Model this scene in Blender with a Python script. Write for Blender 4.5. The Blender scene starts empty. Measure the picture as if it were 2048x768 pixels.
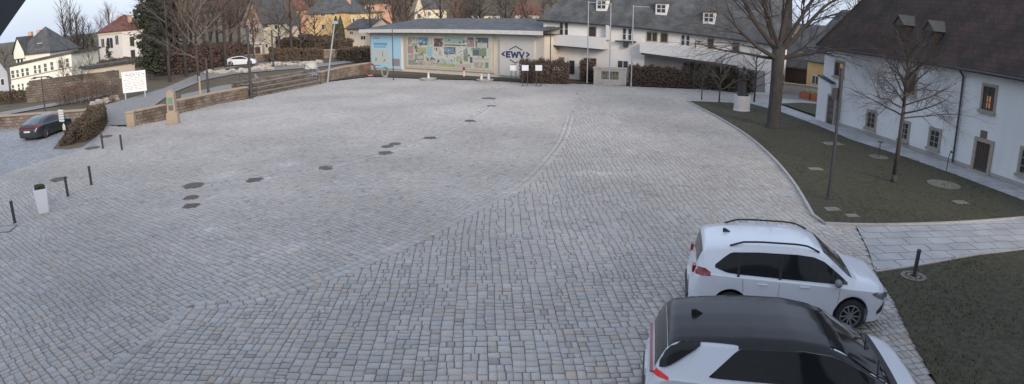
import bpy, math, random
import numpy as np
from mathutils import Vector, Matrix
R = random.Random(7)
rad = math.radians
SC = bpy.context.scene
COL = SC.collection

# ------------------------------------------------------------------ camera
F, PT, RO, KK, H = 1300., .2755, .0027, -.044, 6.6
cd = bpy.data.cameras.new('camera')
cam = bpy.data.objects.new('camera', cd)
COL.objects.link(cam)
cd.type = 'PANO'
cd.panorama_type = 'FISHEYE_LENS_POLYNOMIAL'
cd.sensor_width = 36
cd.sensor_fit = 'HORIZONTAL'
cd.clip_start = .05
cd.clip_end = 5000
cd.fisheye_fov = math.pi
_s = 36 / 2048
cd.fisheye_polynomial_k0 = 0
cd.fisheye_polynomial_k1 = -1 / (F * _s)
cd.fisheye_polynomial_k2 = 0
cd.fisheye_polynomial_k3 = -KK / (F * _s) ** 3
cd.fisheye_polynomial_k4 = 0
cam.matrix_world = Matrix.Translation((0, 0, H)) @ Matrix.Rotation(math.pi / 2 - PT, 4, 'X') @ Matrix.Rotation(RO, 4, 'Z')
SC.camera = cam
CR = cam.matrix_world.to_3x3()

# ------------------------------------------------------------------ world, sun, exposure
SUN_EL, SUN_AZ = 9.0, 152.0          # azimuth clockwise from +Y
w = bpy.data.worlds.new('World')
SC.world = w
w.use_nodes = True
wn = w.node_tree
sky = wn.nodes.new('ShaderNodeTexSky')
sky.sky_type = 'NISHITA'
sky.sun_disc = False
sky.sun_elevation = rad(SUN_EL)
sky.sun_rotation = rad(SUN_AZ)
sky.air_density = 1.0
sky.dust_density = 2.0
sky.ozone_density = 1.5
# thin high cloud: a pale veil over the clear sky, thicker in patches
_tc = wn.nodes.new('ShaderNodeTexCoord')
_mp = wn.nodes.new('ShaderNodeMapping'); _mp.inputs['Scale'].default_value = (1, 1, 3.5)
_nz = wn.nodes.new('ShaderNodeTexNoise'); _nz.inputs['Scale'].default_value = 3.0; _nz.inputs['Detail'].default_value = 7
_mr = wn.nodes.new('ShaderNodeMapRange'); _mr.inputs[1].default_value = .3; _mr.inputs[2].default_value = .7; _mr.inputs[3].default_value = .62; _mr.inputs[4].default_value = .85
_mx = wn.nodes.new('ShaderNodeMix'); _mx.data_type = 'RGBA'
_mx.inputs[7].default_value = (3.8, 4.35, 5.5, 1)
wn.links.new(_tc.outputs['Generated'], _mp.inputs[0]); wn.links.new(_mp.outputs[0], _nz.inputs['Vector'])
wn.links.new(_nz.outputs[0], _mr.inputs[0]); wn.links.new(_mr.outputs[0], _mx.inputs[0])
wn.links.new(sky.outputs[0], _mx.inputs[6]); wn.links.new(_mx.outputs[2], wn.nodes['Background'].inputs[0])
wn.nodes['Background'].inputs[1].default_value = .15
sl = bpy.data.lights.new('sun', 'SUN')
sl.energy = 2.1
sl.angle = rad(22)
sl.color = (1, .87, .76)
so = bpy.data.objects.new('sun', sl)
COL.objects.link(so)
_e, _a = rad(20), rad(152)
so.rotation_euler = Vector((math.sin(_a) * math.cos(_e), math.cos(_a) * math.cos(_e), math.sin(_e))).to_track_quat('Z', 'Y').to_euler()
vs = SC.view_settings
vs.view_transform = 'Standard'
vs.look = 'None'
vs.exposure = 0.62
vs.gamma = 1
vs.use_curve_mapping = False
SC.cycles.max_bounces = 6
SC.cycles.transparent_max_bounces = 12

# ------------------------------------------------------------------ helpers
def ray(px, py):
    dx = px - 1024
    dy = 384 - py
    r = math.hypot(dx, dy) + 1e-9
    th = r / F
    th = th * (1 + KK * th * th)
    return (CR @ Vector((math.sin(th) * dx / r, math.sin(th) * dy / r, -math.cos(th)))).normalized()

def at(px, py, z=0.):
    d = ray(px, py)
    return Vector((0, 0, H)) + d * ((z - H) / d.z)

def far(px, py, dist):
    d = ray(px, py)
    return Vector((0, 0, H)) + d * (dist / math.hypot(d.x, d.y))

def zat(px, py, p):
    """height at which the pixel row py passes over the plan position p"""
    d = ray(px, py)
    return H + d.z / math.hypot(d.x, d.y) * math.hypot(p[0], p[1])

class MB:
    def __init__(s):
        s.v = []
        s.f = []
        s.m = []

    def poly(s, pts, m=0):
        n = len(s.v)
        s.v += [tuple(p) for p in pts]
        s.f.append(tuple(range(n, n + len(pts))))
        s.m.append(m)
        return s

    def box(s, x0, x1, y0, y1, z0, z1, m=0):
        if x0 > x1: x0, x1 = x1, x0
        if y0 > y1: y0, y1 = y1, y0
        if z0 > z1: z0, z1 = z1, z0
        n = len(s.v)
        s.v += [(x, y, z) for z in (z0, z1) for y in (y0, y1) for x in (x0, x1)]
        for f in ((0, 2, 3, 1), (4, 5, 7, 6), (0, 1, 5, 4), (2, 6, 7, 3), (0, 4, 6, 2), (1, 3, 7, 5)):
            s.f.append(tuple(n + i for i in f))
            s.m.append(m)
        return s

    def prism(s, pts, z0, z1, m=0):
        """vertical prism over plan polygon"""
        a = sum(pts[i - 1][0] * pts[i][1] - pts[i][0] * pts[i - 1][1] for i in range(len(pts)))
        if a < 0: pts = pts[::-1]
        n = len(s.v)
        k = len(pts)
        s.v += [(p[0], p[1], z0) for p in pts] + [(p[0], p[1], z1) for p in pts]
        s.f.append(tuple(n + i for i in reversed(range(k)))); s.m.append(m)
        s.f.append(tuple(n + k + i for i in range(k))); s.m.append(m)
        for i in range(k):
            j = (i + 1) % k
            s.f.append((n + i, n + j, n + k + j, n + k + i)); s.m.append(m)
        return s

    def slab(s, pts, y0, y1, m=0):
        """prism over an x-z polygon, thickness along y"""
        n = len(s.v)
        k = len(pts)
        a = sum(pts[i - 1][0] * pts[i][1] - pts[i][0] * pts[i - 1][1] for i in range(k))
        if a < 0: pts = pts[::-1]
        s.v += [(p[0], y0, p[1]) for p in pts] + [(p[0], y1, p[1]) for p in pts]
        s.f.append(tuple(n + i for i in range(k))); s.m.append(m)
        s.f.append(tuple(n + k + i for i in reversed(range(k)))); s.m.append(m)
        for i in range(k):
            j = (i + 1) % k
            s.f.append((n + j, n + i, n + k + i, n + k + j)); s.m.append(m)
        return s

    def tube(s, a, b, r0, r1=None, seg=6, m=0, cap=True):
        a = Vector(a); b = Vector(b)
        if r1 is None: r1 = r0
        d = (b - a)
        if d.length < 1e-6: return s
        d.normalize()
        u = d.orthogonal().normalized()
        w_ = d.cross(u)
        n = len(s.v)
        for c, r in ((a, r0), (b, r1)):
            for i in range(seg):
                t = 2 * math.pi * i / seg
                s.v.append(tuple(c + u * (r * math.cos(t)) + w_ * (r * math.sin(t))))
        for i in range(seg):
            j = (i + 1) % seg
            s.f.append((n + i, n + j, n + seg + j, n + seg + i)); s.m.append(m)
        if cap:
            s.f.append(tuple(n + i for i in reversed(range(seg)))); s.m.append(m)
            s.f.append(tuple(n + seg + i for i in range(seg))); s.m.append(m)
        return s

    def path(s, pts, r, seg=6, m=0):
        for a, b in zip(pts, pts[1:]): s.tube(a, b, r, seg=seg, m=m)
        return s

    def lathe(s, prof, seg=16, m=0, c=(0, 0)):
        n = len(s.v)
        k = len(prof)
        for r, z in prof:
            for i in range(seg):
                t = 2 * math.pi * i / seg
                s.v.append((c[0] + r * math.cos(t), c[1] + r * math.sin(t), z))
        for a in range(k - 1):
            for i in range(seg):
                j = (i + 1) % seg
                s.f.append((n + a * seg + i, n + a * seg + j, n + (a + 1) * seg + j, n + (a + 1) * seg + i)); s.m.append(m)
        s.f.append(tuple(n + i for i in reversed(range(seg)))); s.m.append(m)
        s.f.append(tuple(n + (k - 1) * seg + i for i in range(seg))); s.m.append(m)
        return s

    def blob(s, c, r, seed=0, m=0, flat=1., rough=.25):
        """lumpy closed rock-like solid"""
        rr = random.Random(seed)
        n = len(s.v)
        A, B = 7, 10
        rx, ry, rz = (r, r, r) if not hasattr(r, '__len__') else r
        for i in range(A + 1):
            ph = math.pi * i / A
            for j in range(B):
                th = 2 * math.pi * j / B
                q = 1 + rr.uniform(-rough, rough)
                s.v.append((c[0] + rx * q * math.sin(ph) * math.cos(th), c[1] + ry * q * math.sin(ph) * math.sin(th), c[2] + rz * flat * math.cos(ph) * (1 if i in (0, A) else q)))
        for i in range(A):
            for j in range(B):
                k = (j + 1) % B
                s.f.append((n + i * B + j, n + (i + 1) * B + j, n + (i + 1) * B + k, n + i * B + k)); s.m.append(m)
        return s

    def grid(s, P, m=0, flip=False):
        n = len(s.v)
        a = len(P); b = len(P[0])
        for row in P: s.v += [tuple(p) for p in row]
        for i in range(a - 1):
            for j in range(b - 1):
                q = (n + i * b + j, n + i * b + j + 1, n + (i + 1) * b + j + 1, n + (i + 1) * b + j)
                s.f.append(q[::-1] if flip else q); s.m.append(m)
        return s

    def build(s, name, mats, parent=None, smooth=False, bevel=0, loc=None):
        me = bpy.data.meshes.new(name)
        me.from_pydata(s.v, [], s.f)
        if not isinstance(mats, (list, tuple)): mats = [mats]
        for q in mats: me.materials.append(q)
        me.polygons.foreach_set('material_index', s.m)
        if smooth: me.polygons.foreach_set('use_smooth', [True] * len(me.polygons))
        me.update()
        o = bpy.data.objects.new(name, me)
        COL.objects.link(o)
        if parent is not None: o.parent = parent
        if loc is not None: o.location = loc
        if bevel:
            b = o.modifiers.new('bevel', 'BEVEL')
            b.width = bevel
            b.segments = 2
            b.limit_method = 'ANGLE'
        return o

def tag(o, label=None, cat=None, group=None, kind=None):
    if label: o['label'] = label
    if cat: o['category'] = cat
    if group: o['group'] = group
    if kind: o['kind'] = kind
    return o

def thing(name, label, cat, loc=(0, 0, 0), rz=0, group=None):
    o = bpy.data.objects.new(name, None)
    o.empty_display_size = .3
    COL.objects.link(o)
    o.location = loc
    o.rotation_euler = (0, 0, rz)
    return tag(o, label, cat, group)

def dup(root, loc, rz, label, scale=1, group=None):
    kids = [c for c in ALLKIDS(root)]
    r = root.copy()
    COL.objects.link(r)
    r.location = loc
    r.rotation_euler = (0, 0, rz)
    r.scale = (scale,) * 3 if not hasattr(scale, '__len__') else scale
    r['label'] = label
    if group: r['group'] = group
    for ch in kids:
        c = ch.copy(); COL.objects.link(c); c.parent = r
        for g in ALLKIDS(ch):
            d = g.copy(); COL.objects.link(d); d.parent = c
    return r

def ALLKIDS(o):
    return [c for c in COL.objects if c.parent == o]

def dup_mesh(o, loc, rz, label, scale=1):
    r = o.copy(); COL.objects.link(r)
    r.location = loc; r.rotation_euler = (0, 0, rz)
    r.scale = (scale,) * 3 if not hasattr(scale, '__len__') else scale
    r['label'] = label
    return r

# ------------------------------------------------------------------ materials
MATS = {}
def mat(name, col, rough=.8, col2=None, scale=3., amt=.5, bump=0., metal=0., emit=None, spec=.5, detail=6, stretch=None, coat=0, trans=0, band=None):
    if name in MATS: return MATS[name]
    m = bpy.data.materials.new(name)
    m.use_nodes = True
    nt = m.node_tree
    p = nt.nodes['Principled BSDF']
    p.inputs['Roughness'].default_value = rough
    p.inputs['Metallic'].default_value = metal
    p.inputs['Specular IOR Level'].default_value = spec
    p.inputs['Coat Weight'].default_value = coat
    p.inputs['Coat Roughness'].default_value = .06
    p.inputs['Transmission Weight'].default_value = trans
    if col2 is None: col2 = tuple(c * .7 for c in col)
    tc = nt.nodes.new('ShaderNodeTexCoord')
    mp = nt.nodes.new('ShaderNodeMapping')
    if stretch: mp.inputs['Scale'].default_value = stretch
    nt.links.new(tc.outputs['Object'], mp.inputs[0])
    nz = nt.nodes.new('ShaderNodeTexNoise')
    nz.inputs['Scale'].default_value = scale
    nz.inputs['Detail'].default_value = detail
    nz.inputs['Roughness'].default_value = .65
    nt.links.new(mp.outputs[0], nz.inputs['Vector'])
    mr = nt.nodes.new('ShaderNodeMapRange')
    mr.inputs[1].default_value = .5 - .3 / max(amt, .01) * .5
    mr.inputs[2].default_value = .5 + .3 / max(amt, .01) * .5
    nt.links.new(nz.outputs[0], mr.inputs[0])
    mx = nt.nodes.new('ShaderNodeMix')
    mx.data_type = 'RGBA'
    mx.inputs[6].default_value = (*col, 1)
    mx.inputs[7].default_value = (*col2, 1)
    nt.links.new(mr.outputs[0], mx.inputs[0])
    nt.links.new(mx.outputs[2], p.inputs['Base Color'])
    if bump:
        b = nt.nodes.new('ShaderNodeBump')
        b.inputs['Strength'].default_value = bump
        b.inputs['Distance'].default_value = .05
        nt.links.new(nz.outputs[0], b.inputs['Height'])
        nt.links.new(b.outputs[0], p.inputs['Normal'])
    if emit:
        p.inputs['Emission Color'].default_value = (*emit[:3], 1)
        p.inputs['Emission Strength'].default_value = emit[3]
    MATS[name] = m
    return m

def masonry(name, col, col2, joint, size=(.5, .25), rough=.9, mortar=.02, bump=.5, axis='xz', dark=None):
    """coursed blocks / tiles / slabs: brick texture over the object's own axes, tinted by noise"""
    if name in MATS: return MATS[name]
    m = bpy.data.materials.new(name)
    m.use_nodes = True
    nt = m.node_tree
    p = nt.nodes['Principled BSDF']
    p.inputs['Roughness'].default_value = rough
    tc = nt.nodes.new('ShaderNodeTexCoord')
    sx = nt.nodes.new('ShaderNodeSeparateXYZ')
    cx = nt.nodes.new('ShaderNodeCombineXYZ')
    nt.links.new(tc.outputs['Object'], sx.inputs[0])
    if axis == 'xy':
        nt.links.new(sx.outputs[0], cx.inputs[0]); nt.links.new(sx.outputs[1], cx.inputs[1])
    else:
        ad = nt.nodes.new('ShaderNodeMath')
        nt.links.new(sx.outputs[0], ad.inputs[0]); nt.links.new(sx.outputs[1], ad.inputs[1])
        nt.links.new(ad.outputs[0], cx.inputs[0]); nt.links.new(sx.outputs[2], cx.inputs[1])
    # wobble so that courses are not ruler straight
    nz0 = nt.nodes.new('ShaderNodeTexNoise'); nz0.inputs['Scale'].default_value = 1.3
    vm = nt.nodes.new('ShaderNodeVectorMath'); vm.operation = 'MULTIPLY_ADD'
    vm.inputs[1].default_value = (size[0] * .3,) * 3
    nt.links.new(nz0.outputs['Color'], vm.inputs[0]); nt.links.new(cx.outputs[0], vm.inputs[2])
    nt.links.new(tc.outputs['Object'], nz0.inputs['Vector'])
    bt = nt.nodes.new('ShaderNodeTexBrick')
    bt.inputs['Scale'].default_value = 1
    bt.inputs['Brick Width'].default_value = size[0]
    bt.inputs['Row Height'].default_value = size[1]
    bt.inputs['Mortar Size'].default_value = mortar
    bt.inputs['Mortar Smooth'].default_value = .3
    bt.inputs['Color1'].default_value = (*col, 1)
    bt.inputs['Color2'].default_value = (*col2, 1)
    bt.inputs['Mortar'].default_value = (*joint, 1)
    nt.links.new(vm.outputs[0], bt.inputs['Vector'])
    nz = nt.nodes.new('ShaderNodeTexNoise'); nz.inputs['Scale'].default_value = .9; nz.inputs['Detail'].default_value = 8
    nt.links.new(tc.outputs['Object'], nz.inputs['Vector'])
    mr = nt.nodes.new('ShaderNodeMapRange'); mr.inputs[1].default_value = .35; mr.inputs[2].default_value = .65
    nt.links.new(nz.outputs[0], mr.inputs[0])
    mx = nt.nodes.new('ShaderNodeMix'); mx.data_type = 'RGBA'; mx.blend_type = 'MULTIPLY'
    dk = dark or (.55, .52, .5)
    mx2 = nt.nodes.new('ShaderNodeMix'); mx2.data_type = 'RGBA'
    mx2.inputs[6].default_value = (1, 1, 1, 1); mx2.inputs[7].default_value = (*dk, 1)
    nt.links.new(mr.outputs[0], mx2.inputs[0])
    mx.inputs[0].default_value = 1
    nt.links.new(bt.outputs['Color'], mx.inputs[6]); nt.links.new(mx2.outputs[2], mx.inputs[7])
    nt.links.new(mx.outputs[2], p.inputs['Base Color'])
    b = nt.nodes.new('ShaderNodeBump'); b.inputs['Strength'].default_value = bump; b.inputs['Distance'].default_value = .03
    b.invert = True
    nt.links.new(bt.outputs['Fac'], b.inputs['Height']); nt.links.new(b.outputs[0], p.inputs['Normal'])
    MATS[name] = m
    return m

M_asphalt = mat('asphalt', (.22, .22, .225), .9, (.17, .17, .175), 2, .6, .2)
M_ground = mat('meadow', (.075, .062, .035), .95, (.13, .10, .06), .35, .9, .4)
M_lawn = mat('lawn', (.037, .035, .020), .95, (.066, .060, .034), 5, 1.4, 1.0, detail=10)
M_hill = mat('wooded_slope', (.10, .07, .055), .95, (.16, .12, .09), .12, .9, .4)
M_dirt = mat('dirt', (.16, .12, .085), .95, (.10, .08, .05), 1.2, .8, .3)
M_white = mat('white_render', (.78, .74, .69), .85, (.66, .62, .58), .7, .5, .1)
M_oldwhite = mat('lime_render', (.74, .74, .74), .9, (.58, .59, .60), .7, .55, .25, stretch=(1, 1, .22), detail=9)
M_cream = mat('cream_render', (.70, .64, .47), .85, (.60, .54, .40), .7, .5)
M_yellow = mat('yellow_render', (.66, .46, .22), .85, (.55, .38, .18), .7, .5)
M_ochre = mat('ochre_render', (.62, .48, .25), .85, (.52, .40, .22), .7, .5)
M_salmon = mat('salmon_render', (.62, .36, .24), .85, (.52, .30, .2), .7, .5)
M_beige = mat('beige_render', (.66, .58, .48), .85, (.56, .50, .42), .7, .5)
M_slate = masonry('slate_roof', (.095, .10, .10), (.125, .13, .13), (.06, .06, .062), (.3, .18), .75, .012, .4)
M_tile = masonry('old_clay_tiles', (.092, .048, .038), (.056, .040, .036), (.038, .028, .026), (.2, .28), .95, .016, .35, dark=(.50, .62, .58))
M_redtile = masonry('red_clay_tiles', (.24, .09, .06), (.18, .08, .06), (.08, .05, .04), (.25, .3), .85, .02, .4)
M_glass = mat('window_glass', (.03, .035, .04), .12, (.05, .055, .06), 3, .5)
M_pane_soft = mat('curtained_glass', (.16, .17, .18), .25, (.08, .085, .09), 2, .8)
M_lit = mat('lit_window', (.4, .22, .1), .5, (.3, .12, .05), 4, .8, emit=(1, .42, .14, .10))
M_frame = mat('white_window_frame', (.72, .72, .70), .6)
M_stonetrim = mat('sandstone_trim', (.36, .31, .25), .85, (.28, .24, .20), 3, .6)
M_wood = mat('dark_wood', (.085, .055, .04), .7, (.05, .035, .03), 6, .7, stretch=(1, 1, 6))
M_weather = mat('weathered_timber', (.24, .22, .19), .85, (.13, .12, .11), 4, .8, .2, stretch=(.4, 4, 4))
M_sand = masonry('sandstone_blocks', (.34, .27, .20), (.20, .165, .135), (.17, .14, .12), (.48, .24), .95, .04, .7, dark=(.45, .42, .42))
M_rubble = masonry('rubble_wall', (.22, .18, .14), (.15, .12, .10), (.10, .085, .07), (.45, .25), .95, .04, .8)
M_metal = mat('dark_steel', (.045, .048, .055), .55, (.07, .07, .075), 3, .5, metal=.3)
M_galv = mat('galvanised_steel', (.40, .43, .45), .5, (.32, .34, .36), 2, .5, metal=.5)
M_iron = mat('cast_iron', (.12, .105, .095), .75, (.17, .145, .125), 12, .8, .4, metal=.2)
M_bark = mat('bark', (.040, .036, .033), .95, (.072, .064, .058), 6, .8, .6, stretch=(1, 1, .25))
M_twig = mat('twigs', (.050, .041, .037), .95, (.075, .062, .055), 2, .8)
M_twig2 = mat('reddish_twigs', (.15, .095, .075), .95, (.10, .068, .055), 2, .8)
M_greenbark = mat('pale_twigs', (.17, .15, .12), .95, (.12, .10, .08), 2, .8)
M_con = mat('conifer_needles', (.030, .045, .026), .9, (.055, .062, .036), 1.5, .9)
M_con2 = mat('cypress_needles', (.06, .08, .035), .9, (.09, .095, .045), 1.5, .9)
M_hedge = mat('winter_hedge', (.12, .080, .055), .95, (.065, .058, .038), 1.4, .9)
M_hedge2 = mat('red_winter_hedge', (.12, .078, .062), .95, (.075, .058, .048), 1.4, .9)
M_rock = mat('boulder_stone', (.50, .45, .38), .9, (.30, .27, .23), 1.5, .8, .4)
M_conc = mat('concrete', (.40, .38, .36), .9, (.30, .29, .27), 2, .7, .3)
M_pale = mat('pale_stone', (.62, .60, .58), .85, (.50, .48, .46), 2.5, .6, .2)
M_planter = mat('planter_plastic', (.72, .74, .78), .5, (.64, .66, .70), 2, .5)
M_black = mat('black_rubber', (.02, .02, .022), .8)

M_damp = mat('mossy_concrete', (.22, .21, .18), .95, (.13, .13, .10), 3, .8, .4)
M_grass = mat('grass_blades', (.066, .066, .034), .9, (.10, .092, .05), 1.7, .9)

M_dimframe = mat('old_window_frame', (.30, .30, .29), .7)
# ------------------------------------------------------------------ terrain
def sm(a, b, x):
    t = min(1, max(0, (x - a) / (b - a)))
    return t * t * (3 - 2 * t)

def tz(x, y):
    d = math.hypot(x, y)
    az = math.atan2(x, y)
    hill = 5 + 27 * sm(-.62, -.40, az) * (1 - sm(.24, .40, az))
    z = hill * sm(165, 430, d)
    z -= 2.4 * sm(80, 118, d) * (1 - sm(-.66, -.58, az)) * (1 - sm(200, 300, d))
    if abs(az) > 2: z = 0
    return z - .06

def build_ground():
    ds = [0, 3, 8, 15, 25, 40, 55, 70, 80, 90, 100, 110, 120, 135, 150, 165, 180, 200, 225, 250, 280, 310, 350, 390, 430, 500, 700, 1100, 1800, 3000]
    n = 144
    v = [(0, 0, -.06)]
    for d in ds[1:]:
        for i in range(n):
            a = 2 * math.pi * i / n
            x, y = d * math.sin(a), d * math.cos(a)
            v.append((x, y, tz(x, y)))
    f = []
    for i in range(n): f.append((0, 1 + (i + 1) % n, 1 + i))
    for k in range(len(ds) - 2):
        b = 1 + k * n
        for i in range(n):
            j = (i + 1) % n
            f.append((b + i, b + j, b + n + j, b + n + i))
    me = bpy.data.meshes.new('ground')
    me.from_pydata(v, [], f)
    me.polygons.foreach_set('use_smooth', [True] * len(f))
    me.materials.append(M_ground)
    o = bpy.data.objects.new('ground', me)
    COL.objects.link(o)
    o['kind'] = 'structure'
build_ground()

def sheet(name, pts, z, m, sub=0):
    """flat ground sheet through world plan points"""
    mb = MB()
    mb.poly([(p[0], p[1], z) for p in pts])
    o = mb.build(name, m)
    o['kind'] = 'structure'
    return o

def px(*pp): return [at(*p) for p in pp]

def smooth_line(pts, n=8):
    """Catmull-Rom through plan points"""
    P = [Vector((p[0], p[1], 0)) for p in pts]
    P = [2 * P[0] - P[1]] + P + [2 * P[-1] - P[-2]]
    out = []
    for i in range(1, len(P) - 2):
        for k in range(n):
            t = k / n
            a, b, c, d = P[i - 1:i + 3]
            out.append(.5 * ((2 * b) + (c - a) * t + (2 * a - 5 * b + 4 * c - d) * t * t + (3 * b - a - 3 * c + d) * t ** 3))
    out.append(P[-2])
    return out

# plan outlines ------------------------------------------------------
KERB = smooth_line(px((1376, 203), (1440, 237), (1500, 275), (1550, 320), (1588, 365), (1613, 405), (1628, 432)), 6)
KERB2 = smooth_line(px((1628, 432), (1640, 445), (1660, 449), (1750, 451), (1850, 449), (1950, 444), (2048, 436), (2112, 429)), 4)
LAWN = KERB + KERB2[1:] + px((2048, 403), (1900, 347), (1800, 312), (1700, 280), (1640, 254), (1560, 224), (1500, 208))
PATH_LOW = smooth_line(px((1750, 546), (1850, 531), (1950, 512), (2048, 500), (2170, 478)), 4)

def inside(P, poly):
    """vectorised point in polygon"""
    x, y = P[:, 0], P[:, 1]
    c = np.zeros(len(P), bool)
    n = len(poly)
    for i in range(n):
        x0, y0 = poly[i - 1][0], poly[i - 1][1]
        x1, y1 = poly[i][0], poly[i][1]
        if y0 == y1: continue
        k = ((y0 > y) != (y1 > y)) & (x < (x1 - x0) * (y - y0) / (y1 - y0) + x0)
        c ^= k
    return c

PLAZA = px((-260, 262), (-60, 246), (40, 238), (130, 232), (200, 250), (250, 254), (335, 240), (362, 226), (440, 207), (500, 197), (513, 193), (640, 168), (655, 164), (742, 154), (870, 159), (1035, 164), (1190, 169), (1260, 173), (1400, 179), (1480, 186), (1560, 193), (1640, 199), (1640, 208), (1560, 207), (1500, 207.5)) + KERB[:] + KERB2[1:5]
PLAZA += [at(1710, 451), at(1738, 505), at(1752, 548), at(1790, 600), at(1840, 700), at(1900, 900)] + [Vector((7, 3, 0)), Vector((-9, 3, 0)), Vector((-22, 6, 0)), Vector((-40, 14, 0))]
sheet('plaza', PLAZA, -.012, mat('paving_joint_sand', (.16, .155, .15), .95, (.23, .215, .195), .5, .8, .3))

# band of big setts that swings across the square
BAND = smooth_line(px((388, 613), (465, 606), (540, 590), (620, 565), (700, 536), (780, 503), (850, 470), (960, 412), (1040, 372), (1092, 322), (1126, 275), (1140, 232)), 14)
BANDW = .50
bandpts = np.array([(p.x, p.y) for p in BAND])

def band_dist(P):
    d = np.full(len(P), 1e9)
    for i in range(len(bandpts) - 1):
        a, b = bandpts[i], bandpts[i + 1]
        ab = b - a
        t = np.clip(((P - a) @ ab) / (ab @ ab), 0, 1)
        q = a + t[:, None] * ab
        d = np.minimum(d, np.hypot(*(P - q).T))
    return d

# boundary between the two laying directions: the band prolonged to both ends
e0 = (BAND[0] - BAND[6]).normalized()
SIDE = [Vector((30, -10, 0)), Vector((-4, -10, 0)), BAND[0] + e0 * 0 + Vector((-2, -12, 0)), BAND[0]] + BAND[1:] + [BAND[-1] + Vector((1.5, 8, 0)), BAND[-1] + Vector((2, 60, 0)), Vector((120, 90, 0))]

DRAIN = smooth_line(px((404, 371), (509, 360), (651, 336), (770, 306), (861, 276), (940, 242), (983, 212), (977, 198)), 10)
drpts = np.array([(p.x, p.y) for p in DRAIN])
def line_dist(P, L):
    d = np.full(len(P), 1e9)
    for i in range(len(L) - 1):
        a, b = L[i], L[i + 1]
        ab = b - a
        t = np.clip(((P - a) @ ab) / (ab @ ab), 0, 1)
        d = np.minimum(d, np.hypot(*(P - (a + t[:, None] * ab)).T))
    return d

COVERS = []       # (centre, radius) of iron covers: setts keep off them
STREET = px((-300, 420), (-60, 372), (0, 352), (60, 330), (120, 312), (192, 290), (196, 262), (150, 232), (60, 232), (-300, 240))

def stones(angle, accept, rowrange, lenrange, ext, seed, gap=.018, warp=0.):
    rs = np.random.RandomState(seed)
    c, s = math.cos(angle), math.sin(angle)
    x0, x1, y0, y1 = ext
    corners = np.array([(x0, y0), (x1, y0), (x1, y1), (x0, y1)], float)
    uv = np.c_[corners @ (c, s), corners @ (-s, c)]
    umin, vmin = uv.min(0); umax, vmax = uv.max(0)
    S0, S1 = rowrange
    R4 = []          # (u0, u1, v0, v1) of every sett
    # laid in short fields, each with its own courses, so no joint runs right across the square
    fields = []
    uc = umin
    while uc < umax:
        ln_ = rs.uniform(1.5, 3.4); fields.append((uc, ln_)); uc += ln_
    fi = 0; v = vmin
    while fi < len(fields):
        uc, ln_ = fields[fi]
        hgt = rs.uniform(S0, S1) * 2
        n = max(2, int(round(ln_ / (S0 + S1) + rs.uniform(-.2, .2))))
        L = rs.uniform(S0, S1, n) * 2
        L *= ln_ / L.sum()
        u = uc + np.cumsum(L) - L
        kind = rs.rand(n)
        # groups of setts: two columns (or rows) of two or three stones with uneven splits
        for swap in (False, True):
            m = (kind < .5) if not swap else (kind >= .5)
            a0, al, b0, bl = (u[m], L[m], np.full(m.sum(), v), np.full(m.sum(), hgt)) if not swap else (np.full(m.sum(), v), np.full(m.sum(), hgt), u[m], L[m])
            k = m.sum()
            sp = rs.uniform(.40, .60, k)
            for h0, h1 in ((np.zeros(k), sp), (sp, np.ones(k))):
                three = rs.rand(k) < .22
                c1 = np.where(three, rs.uniform(.28, .38, k), rs.uniform(.38, .62, k)); c2 = rs.uniform(.62, .72, k)
                for lo_, hi_, ok in ((np.zeros(k), c1, np.ones(k, bool)), (c1, np.where(three, c2, 1.), np.ones(k, bool)), (c2, np.ones(k), three)):
                    q = np.stack([a0 + al * h0, a0 + al * h1, b0 + bl * lo_, b0 + bl * hi_], 1)[ok]
                    R4.append(q if not swap else q[:, [2, 3, 0, 1]])
        v += hgt
        if v > vmax: fi += 1; v = vmin - rs.uniform(0, .4)
    R4 = np.concatenate(R4)
    g = gap / 2
    Q = np.stack([np.stack([R4[:, i], R4[:, j]], 1) + np.array([(g if i == 0 else -g), (g if j == 2 else -g)]) for i, j in ((0, 2), (1, 2), (1, 3), (0, 3))], 1)
    Q += rs.uniform(-.008, .008, Q.shape)
    if warp:
        q0, q1 = Q[..., 0].copy(), Q[..., 1].copy()
        Q[..., 1] += warp * np.sin(q0 * .35 + 1) + warp * .3 * np.sin(q0 * 1.1 + q1 * .5)
        Q[..., 0] += warp * .8 * np.sin(q1 * .45 + 2) + warp * .25 * np.sin(q1 * 1.7)
    W = np.stack([Q[..., 0] * c - Q[..., 1] * s, Q[..., 0] * s + Q[..., 1] * c], -1)
    cen = W.mean(1)
    return W[accept(cen)]

def in_view(P):
    az = np.arctan2(P[:, 0], P[:, 1])
    d = np.hypot(P[:, 0], P[:, 1])
    return (np.abs(az) < .98) & (d > 6.5)

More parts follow.
